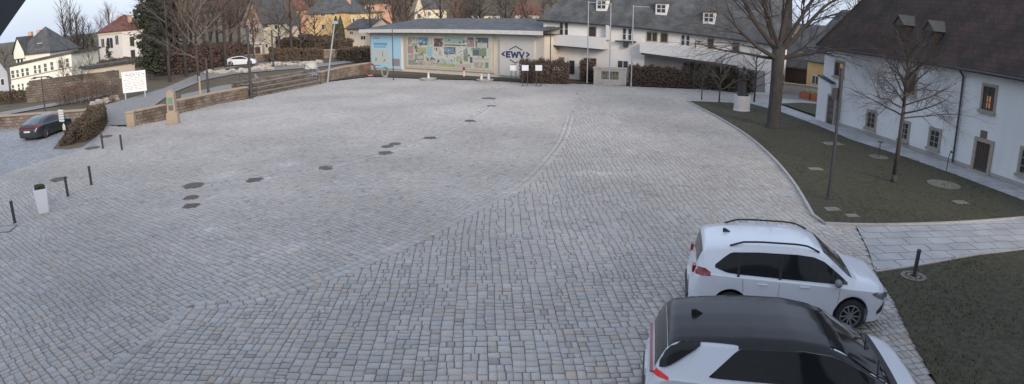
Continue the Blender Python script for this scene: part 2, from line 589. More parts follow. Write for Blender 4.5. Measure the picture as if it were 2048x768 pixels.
# iron covers and gratings -----------------------------------------------
cover_specs = [
    ('manhole_cover', (388, 371), .40, 'round', 'large round iron manhole cover at the left end of the gutter line', 'manhole cover'),
    ('manhole_cover', (383, 395), .24, 'round', 'small round iron cover just below the large round cover', 'manhole cover'),
    ('drain_grate', (382, 412), .27, 'square', 'small square iron cover, lowest of the three below the gutter end', 'drain cover'),
    ('drain_grate', (509, 360), .29, 'square', 'square gully grate first to the right of the large round cover', 'drain grate'),
    ('drain_grate', (651, 336), .29, 'square', 'square gully grate second to the right of the large round cover', 'drain grate'),
    ('drain_grate', (770, 306), .30, 'square', 'square gully grate third along the gutter, below two small covers', 'drain grate'),
    ('drain_grate', (861, 276), .29, 'square', 'square gully grate fourth along the gutter in mid square', 'drain grate'),
    ('drain_grate', (940, 242), .29, 'square', 'square gully grate fifth along the gutter towards the mural hall', 'drain grate'),
    ('drain_grate', (983, 212), .28, 'square', 'square gully grate farthest along the gutter, before the round cover', 'drain grate'),
    ('manhole_cover', (977, 197), .50, 'round', 'round iron manhole cover farthest away, in front of the mural hall', 'manhole cover'),
    ('manhole_cover', (775, 293), .26, 'round', 'left one of two small round covers above a gully grate', 'manhole cover'),
    ('manhole_cover', (790, 288), .26, 'round', 'right one of two small round covers above a gully grate', 'manhole cover'),
    ('manhole_cover', (117, 359), .38, 'round', 'round iron manhole cover between the steel bollards and the white planter', 'manhole cover'),
    ('manhole_cover', (185, 296), .42, 'round', 'round iron manhole cover beside the end of the hedge', 'manhole cover'),
    ('manhole_cover', (212, 273), .38, 'round', 'round iron manhole cover behind the farthest bollards', 'manhole cover'),
]
for nm, p, r, kind, lab, cat in cover_specs: COVERS.append((at(*p), r + .07))
GR = None
for nm, p, r, kind, lab, cat in cover_specs:
    c = at(*p)
    if kind == 'round':
        t = thing(nm, lab, cat, (c.x, c.y, .006), 0, 'iron covers in the paving')
        MB().lathe([(r + .05, -.01), (r + .05, .016), (r, .017), (r, .012)], 24).build('ring', M_iron, t)
        mb = MB().lathe([(r - .01, -.01), (r - .01, .017)], 24)
        for k in range(-4, 5):
            q = k * r / 5
            hw = math.sqrt(max(0, (r * .9) ** 2 - q * q))
            mb.box(q - .012, q + .012, -hw, hw, .017, .024)
        mb.build('lid', M_iron, t)
    else:
        t = thing(nm, lab, cat, (c.x, c.y, .006), rad(12), 'gully grates along the gutter')
        mb = MB()
        for (x0, x1, y0, y1) in ((-r, r, -r, -r + .05), (-r, r, r - .05, r), (-r, -r + .05, -r + .05, r - .05), (r - .05, r, -r + .05, r - .05)): mb.box(x0, x1, y0, y1, -.01, .018)
        mb.build('frame', M_iron, t)
        mb = MB()
        mb.box(-r + .05, r - .05, -r + .05, r - .05, -.011, -.004)
        k = -r + .09
        while k < r - .06:
            mb.box(k, k + .035, -r + .055, r - .055, -.003, .014)
            k += .07
        mb.build('grille', M_iron, t)

def near_cover(P):
    m = np.zeros(len(P), bool)
    for c, r in COVERS: m |= np.hypot(P[:, 0] - c.x, P[:, 1] - c.y) < r - .04
    return m

SLOT = at(12, 458)
SEAM = np.array([(BAND[0].x - 2, BAND[0].y - 12), (BAND[0].x - .05, BAND[0].y), (BAND[0].x + .1, BAND[0].y + .1)])
SEAM2 = None
def acc(side):
    def f(P):
        ok = inside(P, PLAZA) & in_view(P)
        P2 = P[ok]
        k = (band_dist(P2) > BANDW / 2 - .06) & (line_dist(P2, drpts) > .13) & ~near_cover(P2)
        sd = inside(P2, SIDE)
        k &= (sd if side else ~sd) | (line_dist(P2, SEAM) < .11)
        ok[np.where(ok)[0][~k]] = False
        return ok
    return f

a0, a1 = at(150, 600), at(326, 735)
angA = math.atan2(a1.y - a0.y, a1.x - a0.x)
W1 = stones(math.pi / 2 + .03, acc(True), (.19, .26), None, (-16, 34, 6, 62), 3, warp=.06)
W2 = stones(angA, acc(False), (.17, .235), None, (-62, 12, 5, 64), 5, warp=.14)
bandq = []
rs = np.random.RandomState(4)
def strip_quads(line, offs, L0, gap, rs):
    out = []
    ln = [Vector((p[0], p[1])) for p in line]
    cum = [0]
    for a, b in zip(ln, ln[1:]): cum.append(cum[-1] + (b - a).length)
    def pt(s, o):
        s = min(max(s, 0), cum[-1] - 1e-4)
        i = max(k for k in range(len(cum) - 1) if cum[k] <= s)
        d = (ln[i + 1] - ln[i]).normalized()
        q = ln[i] + d * (s - cum[i])
        return (q.x - d.y * o, q.y + d.x * o)
    for o0, o1 in offs:
        s = 0
        while s < cum[-1] - .1:
            L = rs.uniform(*L0)
            g = gap / 2
            out.append([pt(s + g, o0 + g), pt(s + L - g, o0 + g), pt(s + L - g, o1 - g), pt(s + g, o1 - g)])
            s += L
    return np.array(out)
W3 = strip_quads(BAND, [(-.27, .0), (.0, .27)], (.24, .32), .020, rs)
W4 = strip_quads(DRAIN, [(-.17, .17)], (.3, .42), .02, rs)
W3 = W3[~near_cover(W3.mean(1))]
W4 = W4[~near_cover(W4.mean(1))]

SPLASH = [((1195, 347), (1.0, .35), .45), ((1255, 303), (.5, .6), .4), ((1375, 308), (1.2, .5), .22), ((1228, 242), (.7, .9), .3), ((1020, 285), (.6, .8), .22), ((425, 460), (.5, .6), .25), ((555, 500), (.7, .5), .28), ((600, 490), (.5, .3), .2), ((445, 351), (.7, .7), .3), ((570, 328), (.7, .6), .25), ((735, 350), (.5, .4), .2), ((300, 320), (6, 2.2), .13), ((700, 230), (12, 7), .10), ((1100, 215), (12, 8), .08), ((1450, 350), (1.8, 3.5), -.10), ((1560, 340), (.8, .8), -.2)]
def setts(name, W, tint, spread, seed, top=.004):
    rs = np.random.RandomState(seed)
    n = len(W)
    c = W.mean(1, keepdims=True)
    inner = c + (W - c) * .955
    hz = rs.normal(0, .0015, (n, 1)) + top
    z1 = np.repeat(hz, 4, 1)[..., None] + rs.normal(0, .0012, (n, 4, 1))
    z0 = np.full((n, 4, 1), -.004)
    V = np.concatenate([np.concatenate([W, z0], -1), np.concatenate([inner, z1], -1)], 1).reshape(-1, 3)
    b = (np.arange(n) * 8)[:, None]
    fs = [b + np.array(q) for q in ((4, 5, 6, 7), (0, 1, 5, 4), (1, 2, 6, 5), (2, 3, 7, 6), (3, 0, 4, 7))]
    Fc = np.stack(fs, 1).reshape(-1, 4)
    # consistent winding
    x, y = W[..., 0], W[..., 1]
    ar = ((x[:, 1] - x[:, 0]) * (y[:, 2] - y[:, 0]) - (x[:, 2] - x[:, 0]) * (y[:, 1] - y[:, 0]))
    flip = np.repeat(ar < 0, 5)
    Fc[flip] = Fc[flip][:, ::-1]
    me = bpy.data.meshes.new(name)
    me.vertices.add(len(V)); me.vertices.foreach_set('co', V.ravel())
    me.loops.add(Fc.size); me.loops.foreach_set('vertex_index', Fc.ravel())
    me.polygons.add(len(Fc)); me.polygons.foreach_set('loop_start', np.arange(len(Fc)) * 4)
    me.update(calc_edges=True)
    me.validate()
    # stone by stone colour: greys with a few tan, rust and blue ones
    base = np.array(tint)
    g = np.clip(rs.normal(1, spread, (n, 1)), .5, 1.5)
    hue = rs.normal(0, .016, (n, 1))
    colr = base * g * (1 + hue * np.array([1, .1, -1.1]))
    tan = rs.rand(n) < .08
    colr[tan] *= np.array([1.06, .97, .90])
    dk = rs.rand(n) < .05
    colr[dk] *= .80
    blue = rs.rand(n) < .12
    colr[blue] *= np.array([.95, .99, 1.04])
    cen = W.mean(1)
    for (sx_, sy_), (ra, rb), am in SPLASH:      # dried salt and water marks
        c0 = at(sx_, sy_); q = ((cen[:, 0] - c0.x) / ra) ** 2 + ((cen[:, 1] - c0.y) / rb) ** 2
        colr *= 1 + (am * np.exp(-q) * rs.uniform(.3, 1.3, n))[:, None]
    colr = np.c_[np.clip(colr, .02, .8), np.ones(n)]
    at_ = me.color_attributes.new('stone_colour', 'FLOAT_COLOR', 'CORNER')
    at_.data.foreach_set('color', np.repeat(colr, 20, 0).ravel().astype(np.float32))
    me.materials.append(M_sett)
    o = bpy.data.objects.new(name, me)
    COL.objects.link(o)
    o['kind'] = 'structure'
    return o

def make_sett_mat():
    m = bpy.data.materials.new('granite_setts')
    m.use_nodes = True
    nt = m.node_tree
    p = nt.nodes['Principled BSDF']
    p.inputs['Roughness'].default_value = .62
    at_ = nt.nodes.new('ShaderNodeAttribute'); at_.attribute_name = 'stone_colour'
    tc = nt.nodes.new('ShaderNodeTexCoord')
    def noise(sc, det, lo, hi, a, b):
        n = nt.nodes.new('ShaderNodeTexNoise'); n.inputs['Scale'].default_value = sc; n.inputs['Detail'].default_value = det
        nt.links.new(tc.outputs['Object'], n.inputs['Vector'])
        r = nt.nodes.new('ShaderNodeMapRange'); r.inputs[1].default_value = lo; r.inputs[2].default_value = hi; r.inputs[3].default_value = a; r.inputs[4].default_value = b
        nt.links.new(n.outputs[0], r.inputs[0])
        return r
    a = noise(.16, 6, .35, .65, .84, 1.10)      # broad worn and damp areas
    b = noise(24, 4, .3, .7, .84, 1.14)         # grain
    d = noise(.55, 4, .64, .74, 0, 1)           # pale dried puddle rims and salt stains
    mm = nt.nodes.new('ShaderNodeMath'); mm.operation = 'MULTIPLY'
    nt.links.new(a.outputs[0], mm.inputs[0]); nt.links.new(b.outputs[0], mm.inputs[1])
    vm = nt.nodes.new('ShaderNodeVectorMath'); vm.operation = 'SCALE'
    nt.links.new(at_.outputs['Color'], vm.inputs[0]); nt.links.new(mm.outputs[0], vm.inputs['Scale'])
    mx = nt.nodes.new('ShaderNodeMix'); mx.data_type = 'RGBA'
    mx.inputs[7].default_value = (.46, .46, .45, 1)
    sc = nt.nodes.new('ShaderNodeMath'); sc.operation = 'MULTIPLY'; sc.inputs[1].default_value = .55
    nt.links.new(d.outputs[0], sc.inputs[0]); nt.links.new(sc.outputs[0], mx.inputs[0])
    nt.links.new(vm.outputs[0], mx.inputs[6]); nt.links.new(mx.outputs[2], p.inputs['Base Color'])
    bp = nt.nodes.new('ShaderNodeBump'); bp.inputs['Strength'].default_value = .25; bp.inputs['Distance'].default_value = .01
    nt.links.new(b.outputs[0], bp.inputs['Height']); nt.links.new(bp.outputs[0], p.inputs['Normal'])
    return m
M_sett = make_sett_mat()
st = inside(W2.mean(1), STREET)
setts('paving_setts', W1, (.41, .378, .342), .06, 1)
setts('paving_setts', W2[~st], (.41, .378, .342), .06, 2)
setts('street_setts', W2[st], (.30, .31, .32), .08, 3)
setts('paving_band', W3, (.42, .388, .352), .06, 4, .013)
setts('gutter', W4, (.42, .395, .37), .05, 5, .012)
# pale splashes on the setts
# lawns, kerbs, slab paths ---------------------------------------------------
M_lawn2 = M_lawn
mb = MB(); mb.poly([(p.x, p.y, .05) for p in LAWN]); o = mb.build('lawn', M_lawn); o['kind'] = 'structure'
L2 = PATH_LOW + px((2300, 560), (2400, 800)) + [Vector((14, 3, 0)), Vector((6.6, 3, 0)), at(1832, 700), at(1784, 600)]
mb = MB(); mb.poly([(p.x, p.y, .05) for p in L2]); o = mb.build('lawn', M_lawn); o['kind'] = 'structure'
for name, line, off, wd in (('kerb', KERB, 0, .12), ('kerb', KERB2, 0, .12), ('kerb', PATH_LOW, 0, .08)):
    q = strip_quads(line, [(off - wd, off + .01)], (.9, 1.0), .012, rs)
    mb = MB()
    for s4 in q: mb.prism([tuple(c) for c in s4], -.05, .085)
    o = mb.build(name, M_damp if off == 0 and len(line) == 4 else M_conc); o['kind'] = 'structure'
M_slab = masonry('concrete_slabs', (.42, .42, .42), (.36, .36, .365), (.14, .14, .14), (.95, .62), .85, .02, .4, axis='xy', dark=(.8, .8, .8))
SP = KERB2[4:] + px((2300, 520), (2300, 470))[:1] + list(reversed(PATH_LOW)) + px((1738, 505), (1712, 452))
o = MB().poly([(p.x, p.y, .03) for p in SP]).build('slab_path', M_slab); o['kind'] = 'structure'
SP2 = px((1500, 208), (1560, 224), (1640, 254), (1700, 280), (1800, 312), (1900, 347), (2048, 403), (2300, 500), (2300, 470), (2048, 378), (1907, 330), (1769, 284), (1690, 255), (1641, 240), (1560, 210), (1530, 200))
o = MB().poly([(p.x, p.y, .035) for p in SP2]).build('slab_path', M_slab); o['kind'] = 'structure'
# round pads of setts and single slabs let into the lawn
def ring_pad(c, r, label_i):
    mb = MB()
    for rr in np.arange(.12, r, .14):
        n = max(4, int(2 * math.pi * rr / .16))
        for k in range(n):
            a0 = 2 * math.pi * k / n; a1 = 2 * math.pi * (k + .86) / n
            mb.prism([(c.x + q * math.cos(a), c.y + q * math.sin(a)) for q, a in ((rr, a0), (rr + .12, a0), (rr + .12, a1), (rr, a1))], .02, .072)
    o = mb.build('paved_ring', M_damp); o['kind'] = 'structure'
ring_pad(at(1826, 556), .32, 0)
ring_pad(at(1887, 371), .80, 0)
ring_pad(at(1757, 316), .5, 0)
for p, s in (((1630, 340), .35), ((1665, 289), .6), ((1664, 421), .3), ((1703, 434), .26), ((1920, 407), .35), ((1712, 222), .4)):
    c = at(*p)
    o = MB().prism([(c.x - s, c.y - s * .7), (c.x + s, c.y - s * .6), (c.x + s * .9, c.y + s * .7), (c.x - s * .9, c.y + s * .6)], .02, .07).build('stepping_slab', M_damp)
    o['kind'] = 'structure'
# park behind the square -----------------------------------------------------
M_path = mat('park_gravel', (.27, .26, .25), .95, (.21, .20, .19), 1, .6, .2)
for nm, pts in (
    ('park_path', [(362, 206), (500, 176), (640, 150), (700, 140), (640, 143), (520, 160), (440, 172), (362, 190)]),
    ('park_path', [(180, 220), (260, 196), (345, 172), (400, 152), (470, 140), (640, 128), (760, 113), (760, 118), (640, 134), (470, 148), (410, 160), (350, 184), (330, 196), (258, 250), (205, 252)]),
    ('footpath', [(0, 225), (146, 200), (250, 178), (250, 183), (146, 206), (0, 232)]),
    ('park_road', [(330, 176), (420, 138), (480, 128), (600, 120), (600, 124), (480, 133), (425, 144), (335, 184)]),
):
    PZ = globals().get('PZ', .016) + .004
    sheet(nm, px(*pts), PZ, M_path)
sheet('verge', px((655, 163), (742, 153), (870, 158), (1035, 163), (1190, 168), (1190, 160), (1040, 156), (870, 152), (742, 147), (660, 155)), .03, M_lawn)
sheet('verge', px((1254, 171), (1400, 178), (1480, 185), (1560, 191), (1560, 184), (1480, 176), (1400, 170), (1254, 163)), .03, M_lawn)
sheet('road', px((1560, 196), (1720, 214), (1720, 196), (1560, 178)), .01, M_asphalt)
sheet('verge', px((1560, 208), (1645, 236), (1720, 236), (1720, 214), (1600, 206)), .04, M_lawn)

c = at(8, 459)
t = thing('utility_cover', 'pale square utility cover near the leftmost bollard', 'utility cover', (c.x, c.y, .005), rad(20))
MB().box(-.42, .42, -.42, -.36, -.01, .02).box(-.42, .42, .36, .42, -.01, .02).box(-.42, -.36, -.36, .36, -.01, .02).box(.36, .42, -.36, .36, -.01, .02).build('frame', M_damp, t)
MB().box(-.355, .355, -.355, .355, -.01, .017).build('lid', M_conc, t)

# grass: short tufts standing on both lawns, denser near the viewpoint
rs = np.random.RandomState(8)
def tufts(poly, n, ext):
    P = np.c_[rs.uniform(ext[0], ext[1], n), rs.uniform(ext[2], ext[3], n)]
    return P[inside(P, poly)]
g1 = tufts(L2, 90000, (7, 40, 3, 24)); g1 = g1[in_view(g1)]
g2 = tufts(LAWN, 60000, (6, 30, 14, 50))
P = np.concatenate([g1, g2]); n = len(P)
a = rs.uniform(0, 6.283, n); hh_ = rs.uniform(.02, .07, n) * (1 + .6 * np.sin(P[:, 0] * 1.3) * np.sin(P[:, 1] * 1.1)); wv = rs.uniform(.008, .02, n)
base = np.c_[P, np.full(n, .048)]
dx_ = np.c_[np.cos(a) * wv, np.sin(a) * wv, np.zeros(n)]
tip = base + np.c_[rs.normal(0, .02, n), rs.normal(0, .02, n), hh_]
V = np.stack([base - dx_, base + dx_, tip], 1).reshape(-1, 3)
me = bpy.data.meshes.new('grass')
me.from_pydata(V.tolist(), [], np.arange(3 * n).reshape(-1, 3).tolist())
me.materials.append(M_grass)
o = bpy.data.objects.new('grass', me); COL.objects.link(o)
tag(o, 'short winter grass tufts on both lawns by the white house', 'grass', kind='stuff')
# ------------------------------------------------------------------ facades
class Fac:
    def __init__(s, A, B):
        s.A = Vector((A[0], A[1], 0)); s.B = Vector((B[0], B[1], 0))
        s.L = (s.B - s.A).length
        s.u = (s.B - s.A).normalized()
        s.n = Vector((-s.u.y, s.u.x, 0))
        s.rz = math.atan2(s.u.y, s.u.x)
    def uv(s, px_, py_, y=0):
        d = ray(px_, py_)
        o = Vector((0, 0, H))
        t = ((s.A + s.n * y - o).dot(s.n)) / d.dot(s.n)
        p = o + d * t
        return ((p - s.A).dot(s.u), p.z)
    def rect(s, x0, y0, x1, y1):
        """pixel rectangle -> (x0, x1, z0, z1) on the facade"""
        a = s.uv(x0, (y0 + y1) / 2)[0]; b = s.uv(x1, (y0 + y1) / 2)[0]
        t = s.uv((x0 + x1) / 2, y0)[1]; c = s.uv((x0 + x1) / 2, y1)[1]
        return a, b, c, t

def window(parent, r, pane=None, frame=None, fw=.07, nx=2, nz=2, y=0, surround=None, sw=.14, name='window', label=None, sill=None):
    """window part: surround or casing, with frame bars, glass and sill as sub-parts"""
    x0, x1, z0, z1 = r
    pane = pane or M_glass; frame = frame or M_frame
    w_ = MB()
    s_ = surround or frame
    q = sw if surround else fw
    w_.box(x0 - q, x0, y - .05, y + .02, z0 - q, z1 + q); w_.box(x1, x1 + q, y - .05, y + .02, z0 - q, z1 + q)
    w_.box(x0, x1, y - .05, y + .02, z1, z1 + q); w_.box(x0, x1, y - .05, y + .02, z0 - q, z0)
    o = w_.build(name, s_, parent)
    if label: o['label'] = label
    MB().box(x0, x1, y - .012, y + .01, z0, z1).build('pane', pane, o)
    b = MB()
    t = fw * .45
    if surround:
        b.box(x0 + .002, x0 + fw, y - .035, y - .013, z0, z1); b.box(x1 - fw, x1 - .002, y - .035, y - .013, z0, z1)
        b.box(x0 + fw, x1 - fw, y - .035, y - .013, z1 - fw, z1 - .002); b.box(x0 + fw, x1 - fw, y - .035, y - .013, z0 + .002, z0 + fw)
    for k in range(1, nx):
        c = x0 + (x1 - x0) * k / nx
        b.box(c - t, c + t, y - .036, y - .014, z0 + .003, z1 - .003)
    for k in range(1, nz):
        c = z0 + (z1 - z0) * k / nz
        b.box(x0 + .004, x1 - .004, y - .03, y - .0145, c - t * .8, c + t * .8)
    if b.v: b.build('glazing_bars' if surround or nx > 1 or nz > 1 else 'frame', frame, o)
    if sill: MB().box(x0 - .18, x1 + .18, y - .16, y - .052, z0 - .17, z0 - .04).build('sill', sill, o)
    return o

# ---------------------------------------------------- right: old white house
fr = Fac(at(1641, 240), at(2047, 377))
EAVE = (fr.uv(1656, 93)[1] + fr.uv(1928, 144)[1]) / 2
XR, DR = fr.L + 16, 13.
o_house = thing('manor_house', 'long white plastered house with a huge old clay tiled roof beside the lawn', 'house', fr.A, fr.rz)
xl = -.15
MB().box(xl, XR, 0, DR, -.5, EAVE).build('wall', M_oldwhite, o_house)
RH, RIN = 9.5, 4.6
def roof_hip(parent, x0, x1, y0, y1, z, h, inl, inr, ov, m, name='roof', th=.14, ridge=None):
    ym = (y0 + y1) / 2 if ridge is None else ridge
    a, b, c, d = (x0 - ov, y0 - ov, z), (x1 + ov, y0 - ov, z), (x1 + ov, y1 + ov, z), (x0 - ov, y1 + ov, z)
    e, f = (x0 + inl, ym, z + h), (x1 - inr, ym, z + h)
    mb = MB()
    mb.poly([a, b, f, e]); mb.poly([b, c, f]); mb.poly([c, d, e, f]); mb.poly([d, a, e])
    for p, q in ((a, b), (b, c), (c, d), (d, a)):
        mb.poly([(p[0], p[1], p[2] - th), (q[0], q[1], q[2] - th), q, p])
    mb.poly([(p[0], p[1], p[2] - th) for p in (d, c, b, a)])
    return mb.build(name, m, parent)
rf = roof_hip(o_house, xl, XR, 0, DR, EAVE + .14, RH, RIN, RIN, .45, M_tile)
# steep kick at the eave is a dark gutter board
MB().tube((xl - .5, -.56, EAVE + .02), (XR + .3, -.56, EAVE + .02), .08, seg=8).build('gutter', M_metal, o_house)
xd = fr.uv(1920, 235)[0]
MB().tube((xd, -.12, .1), (xd, -.12, EAVE - .35), .055, seg=8).tube((xd, -.12, EAVE - .35), (xd, -.5, EAVE), .055, seg=8).build('downpipe', M_metal, o_house)
MB().box(xl - .001, XR, -.03, -.002, 0, .22).build('plinth', M_conc, o_house)
# corner buttress with its slanted coping
bx1 = fr.uv(1668, 200)[0]
bz0 = fr.uv(1646, 152)[1]
mb = MB(); mb.slab([(xl - .02, -.3), (bx1, -.3), (bx1, bz0 - .35), (xl - .02, bz0)], -.34, -.001)
b_ = mb.build('buttress', M_oldwhite, o_house)
MB().slab([(xl - .10, bz0 + .0), (bx1 + .05, bz0 - .36), (bx1 + .05, bz0 - .28), (xl - .10, bz0 + .09)], -.42, -.002).build('coping', M_metal, b_)
W = fr.rect
window(o_house, W(1735, 224, 1751, 256), M_glass, M_dimframe, .05, 2, 3, surround=M_stonetrim, sill=M_stonetrim)
window(o_house, W(1802, 245, 1817, 279), M_glass, M_dimframe, .05, 2, 3, surround=M_stonetrim, sill=M_stonetrim)
window(o_house, W(1860, 260, 1879, 296), M_glass, M_dimframe, .05, 2, 3, surround=M_stonetrim, sill=M_stonetrim)
window(o_house, W(2041, 300, 2064, 350), M_glass, M_dimframe, .05, 2, 3, surround=M_stonetrim, sill=M_stonetrim)
window(o_house, W(1813, 144, 1832, 188), M_wood, M_wood, .05, 2, 1, surround=M_stonetrim, sill=M_stonetrim, label='upper window closed by dark brown shutters')
w5 = window(o_house, W(1966, 173, 1990, 221), M_glass, M_wood, .05, 2, 3, surround=M_stonetrim, sill=M_stonetrim, label='upper window with a warm lamp shining behind the glass')
x0, x1, z0, z1 = W(1966, 173, 1990, 221)
MB().box(x0 + (x1 - x0) * .35, x0 + (x1 - x0) * .68, -.0132, -.0122, z0 + .1, z0 + (z1 - z0) * .60).build('lit_pane', M_lit, w5)
w6 = window(o_house, W(1671, 125, 1687, 152), M_glass, M_wood, .05, 2, 2, surround=M_stonetrim, sill=M_stonetrim, label='upper window with orange light in its right half')
x0, x1, z0, z1 = W(1671, 125, 1687, 152)
MB().box(x0 + (x1 - x0) * .52, x1 - .05, -.0132, -.0122, z0 + .1, z1 - .05).build('lit_pane', M_lit, w6)
window(o_house, W(2095, 205, 2118, 255), M_glass, M_wood, .05, 2, 3, surround=M_stonetrim, sill=M_stonetrim)
# doors
x0, x1, z0, z1 = W(1951, 284, 1979, 347)
z0 = .05
mb = MB()
mb.box(x0 - .2, x0, -.09, .02, 0, z1 + .2).box(x1, x1 + .2, -.09, .02, 0, z1 + .2).box(x0, x1, -.09, .02, z1, z1 + .2)
dr = mb.build('door_surround', M_stonetrim, o_house)
mb = MB()
mb.box(x0, x1, -.02, .01, z0, z1)
for k in range(6):
    a = x0 + (x1 - x0) * k / 6
    mb.box(a + .015, a + (x1 - x0) / 6 - .015, -.045, -.021, z0 + .06, z1 - .06)
mb.build('door', M_wood, dr)
MB().box(x0 - .25, x1 + .25, -.5, -.095, -.05, .06).build('doorstep', M_conc, dr)
x0, x1, z0, z1 = W(1962, 261, 1974, 279)
MB().box(x0, x1, -.07, .0, z0, z1).build('plaque', M_iron, o_house)
x0, x1, z0, z1 = W(1665, 193, 1677, 243)
mb = MB(); y = -.345
mb.box(x0 - .14, x0, y - .08, y, 0, z1 + .14).box(x1, x1 + .14, y - .08, y + .34, 0, z1 + .14).box(x0, x1, y - .08, y, z1, z1 + .14)
dl = mb.build('door_surround', M_stonetrim, o_house)
mb = MB(); mb.box(x0, x1, y - .03, y - .002, .03, z1)
mb.build('door', M_wood, dl)
mb = MB()
for k in range(3):
    zz = .35 + k * (z1 - .5) / 3
    for i in range(2):
        a = x0 + .08 + i * (x1 - x0 - .12) / 2
        mb.box(a, a + (x1 - x0 - .12) / 2 - .08, y - .036, y - .031, zz, zz + (z1 - .5) / 3 - .12)
mb.build('door_pane', M_pane_soft, dl)
# dormers on the clay tile roof
slope = RH / (DR / 2 + .45)
def roofpt(px_, py_):
    """where the pixel meets the front roof plane, house coordinates"""
    o = Vector((0, 0, H)); d = ray(px_, py_)
    ol = (o - fr.A); ox, oy, oz = ol.dot(fr.u), ol.dot(fr.n), H
    dx_, dy_, dz_ = d.dot(fr.u), d.dot(fr.n), d.z
    # z = EAVE+.14 + slope*(y+.45)
    t = (EAVE + .14 + slope * (oy + .45) - oz) / (dz_ - slope * dy_)
    return ox + dx_ * t, oy + dy_ * t, oz + dz_ * t
for pxx, pyy in ((1799, 80), (1858, 94)):
    x, y, z = roofpt(pxx, pyy)
    wd, hh = .45, .95
    mb = MB()
    yb = y + (hh + .5) / slope + .2
    # cheeks + face
    mb.slab([(x - wd, z - .1), (x + wd, z - .1), (x + wd, z + hh), (x - wd, z + hh)], y - .1, y + .0)
    for sx in (-1, 1):
        a = x + sx * wd
        mb.poly([(a, y, z - .1), (a, y, z + hh), (a, y + hh / slope, z + hh)])
    dm = mb.build('dormer', M_tile, rf)
    mb = MB()
    ap = z + hh + .55
    for sx in (-1, 1):
        e0 = (x + sx * (wd + .14), y - .25, z + hh - .05); e1 = (x + sx * (wd + .14), y + (hh) / slope + .1, z + hh - .05)
        r0 = (x, y - .25, ap); r1 = (x, y + (hh + .55) / slope + .1, ap)
        mb.poly([e0, e1, r1, r0] if sx > 0 else [e0, r0, r1, e1])
        mb.poly([(e0[0], e0[1], e0[2] - .08), (e0[0], e0[1], e0[2]), r0, (r0[0], r0[1], r0[2] - .08)])
    mb.poly([(x - wd - .1, y - .12, z + hh - .05), (x + wd + .1, y - .12, z + hh - .05), (x, y - .12, ap - .02)])
    mb.build('dormer_roof', mat('weathered_dormer_sheet', (.10, .10, .09), .8, (.07, .07, .065), 3), dm)
    MB().box(x - wd + .15, x + wd - .15, y - .13, y - .105, z + .1, z + hh - .15).build('dormer_window', M_glass, dm)
mb = MB()
for k in range(22):
    mb.tube((xl + RIN + k * (XR - 2 * RIN) / 22, DR / 2, EAVE + .14 + RH + .02), (xl + RIN + (k + 1.04) * (XR - 2 * RIN) / 22, DR / 2, EAVE + .14 + RH + .02), .13, .11, seg=6)
hip0 = Vector((xl - .45, -.45, EAVE + .14)); hip1 = Vector((xl + RIN, DR / 2, EAVE + .14 + RH))
for k in range(34):
    mb.tube(hip0.lerp(hip1, k / 34), hip0.lerp(hip1, (k + 1.04) / 34), .12, .10, seg=6)
mb.build('ridge_tiles', M_tile, rf)
# ---------------------------------------------------- centre: mural hall
fg = Fac(at(742, 138), at(1088, 161.5))
gz = (fg.uv(742, 66)[1] + fg.uv(1085, 70)[1]) / 2
LG = fg.L
hall = thing('mural_hall', 'long low hall with a photo mural, blue poster and blue logo on its wall', 'hall', fg.A, fg.rz)
MB().box(0, LG, 0, 9, -.4, gz).build('wall', M_beige, hall)
mb = MB()
mb.poly([(-.8, -1.0, gz + .40), (LG + .5, -1.0, gz + .40), (LG + .5, 9.5, gz + 1.5), (-.8, 9.5, gz + 1.5)])
mb.poly([(-.8, -1.0, gz + .40), (-.8, 9.5, gz + 1.5), (-.8, 9.5, gz + .1), (-.8, -1.0, gz + .1)])
mb.poly([(-.8, -1.0, gz + .08), (-.8, 9.5, gz + .08), (LG + .5, 9.5, gz + .08), (LG + .5, -1.0, gz + .08)])
mb.build('roof', M_slate, hall)
MB().box(-.82, LG + .5, -1.06, -1.003, gz + .05, gz + .44).build('fascia', mat('fascia_paint', (.70, .69, .64), .7), hall)
G = lambda a, b, c, d: fg.rect(a, b, c, d)
def panel(name, r, m, fm, y=-.12, fw=.10):
    x0, x1, z0, z1 = r
    mb = MB(); mb.box(x0 - fw, x1 + fw, y, -.002, z0 - fw, z1 + fw)
    o = mb.build('panel_frame', fm, hall)
    MB().box(x0, x1, y - .03, y - .002, z0, z1).build(name, m, o)
    return o, (x0, x1, z0, z1), y - .03
PF = mat('panel_frame_beige', (.62, .55, .42), .7)
M_pblue = mat('poster_blue', (.36, .58, .70), .6, (.40, .62, .72), .5)
flat_cache = {}
def flat(c):
    k = tuple(round(x, 2) for x in c)
    if k not in flat_cache: flat_cache[k] = mat('print_%d' % len(flat_cache), k, .7, tuple(x * .85 for x in k), 4, .5)
    return flat_cache[k]
o, r, y = panel('poster', G(745, 71, 804, 136), M_pblue, M_frame, fw=.08)
x0, x1, z0, z1 = r
X = lambda t: x0 + (x1 - x0) * t
Z = lambda t: z0 + (z1 - z0) * t
cols = [(.55, .58, .54), (.18, .38, .55), (.25, .28, .30), (.40, .22, .20), (.20, .42, .35)]
mb = MB()
mb.box(X(.04), X(.62), y - .006, y - .001, Z(.12), Z(.58), 0)
for k, (a, b, c, d) in enumerate(((.08, .28, .90, .93), (.08, .55, .70, .78), (.08, .50, .63, .67), (.10, .30, .05, .09))):
    mb.box(X(a), X(b), y - .006, y - .001, Z(c), Z(d), 1)
for a, b, c, d in ((.12, .18, .20, .27), (.13, .2, .28, .31)): mb.box(X(a), X(b), y - .010, y - .0065, Z(c), Z(d), 4)
mb.slab([(X(.36), Z(.36)), (X(.40), Z(.36)), (X(.39), Z(.52)), (X(.37), Z(.52))], y - .010, y - .0065, 2)
mb.slab([(X(.40), Z(.18)), (X(.50), Z(.24)), (X(.46), Z(.28)), (X(.41), Z(.23))], y - .010, y - .0065, 2)
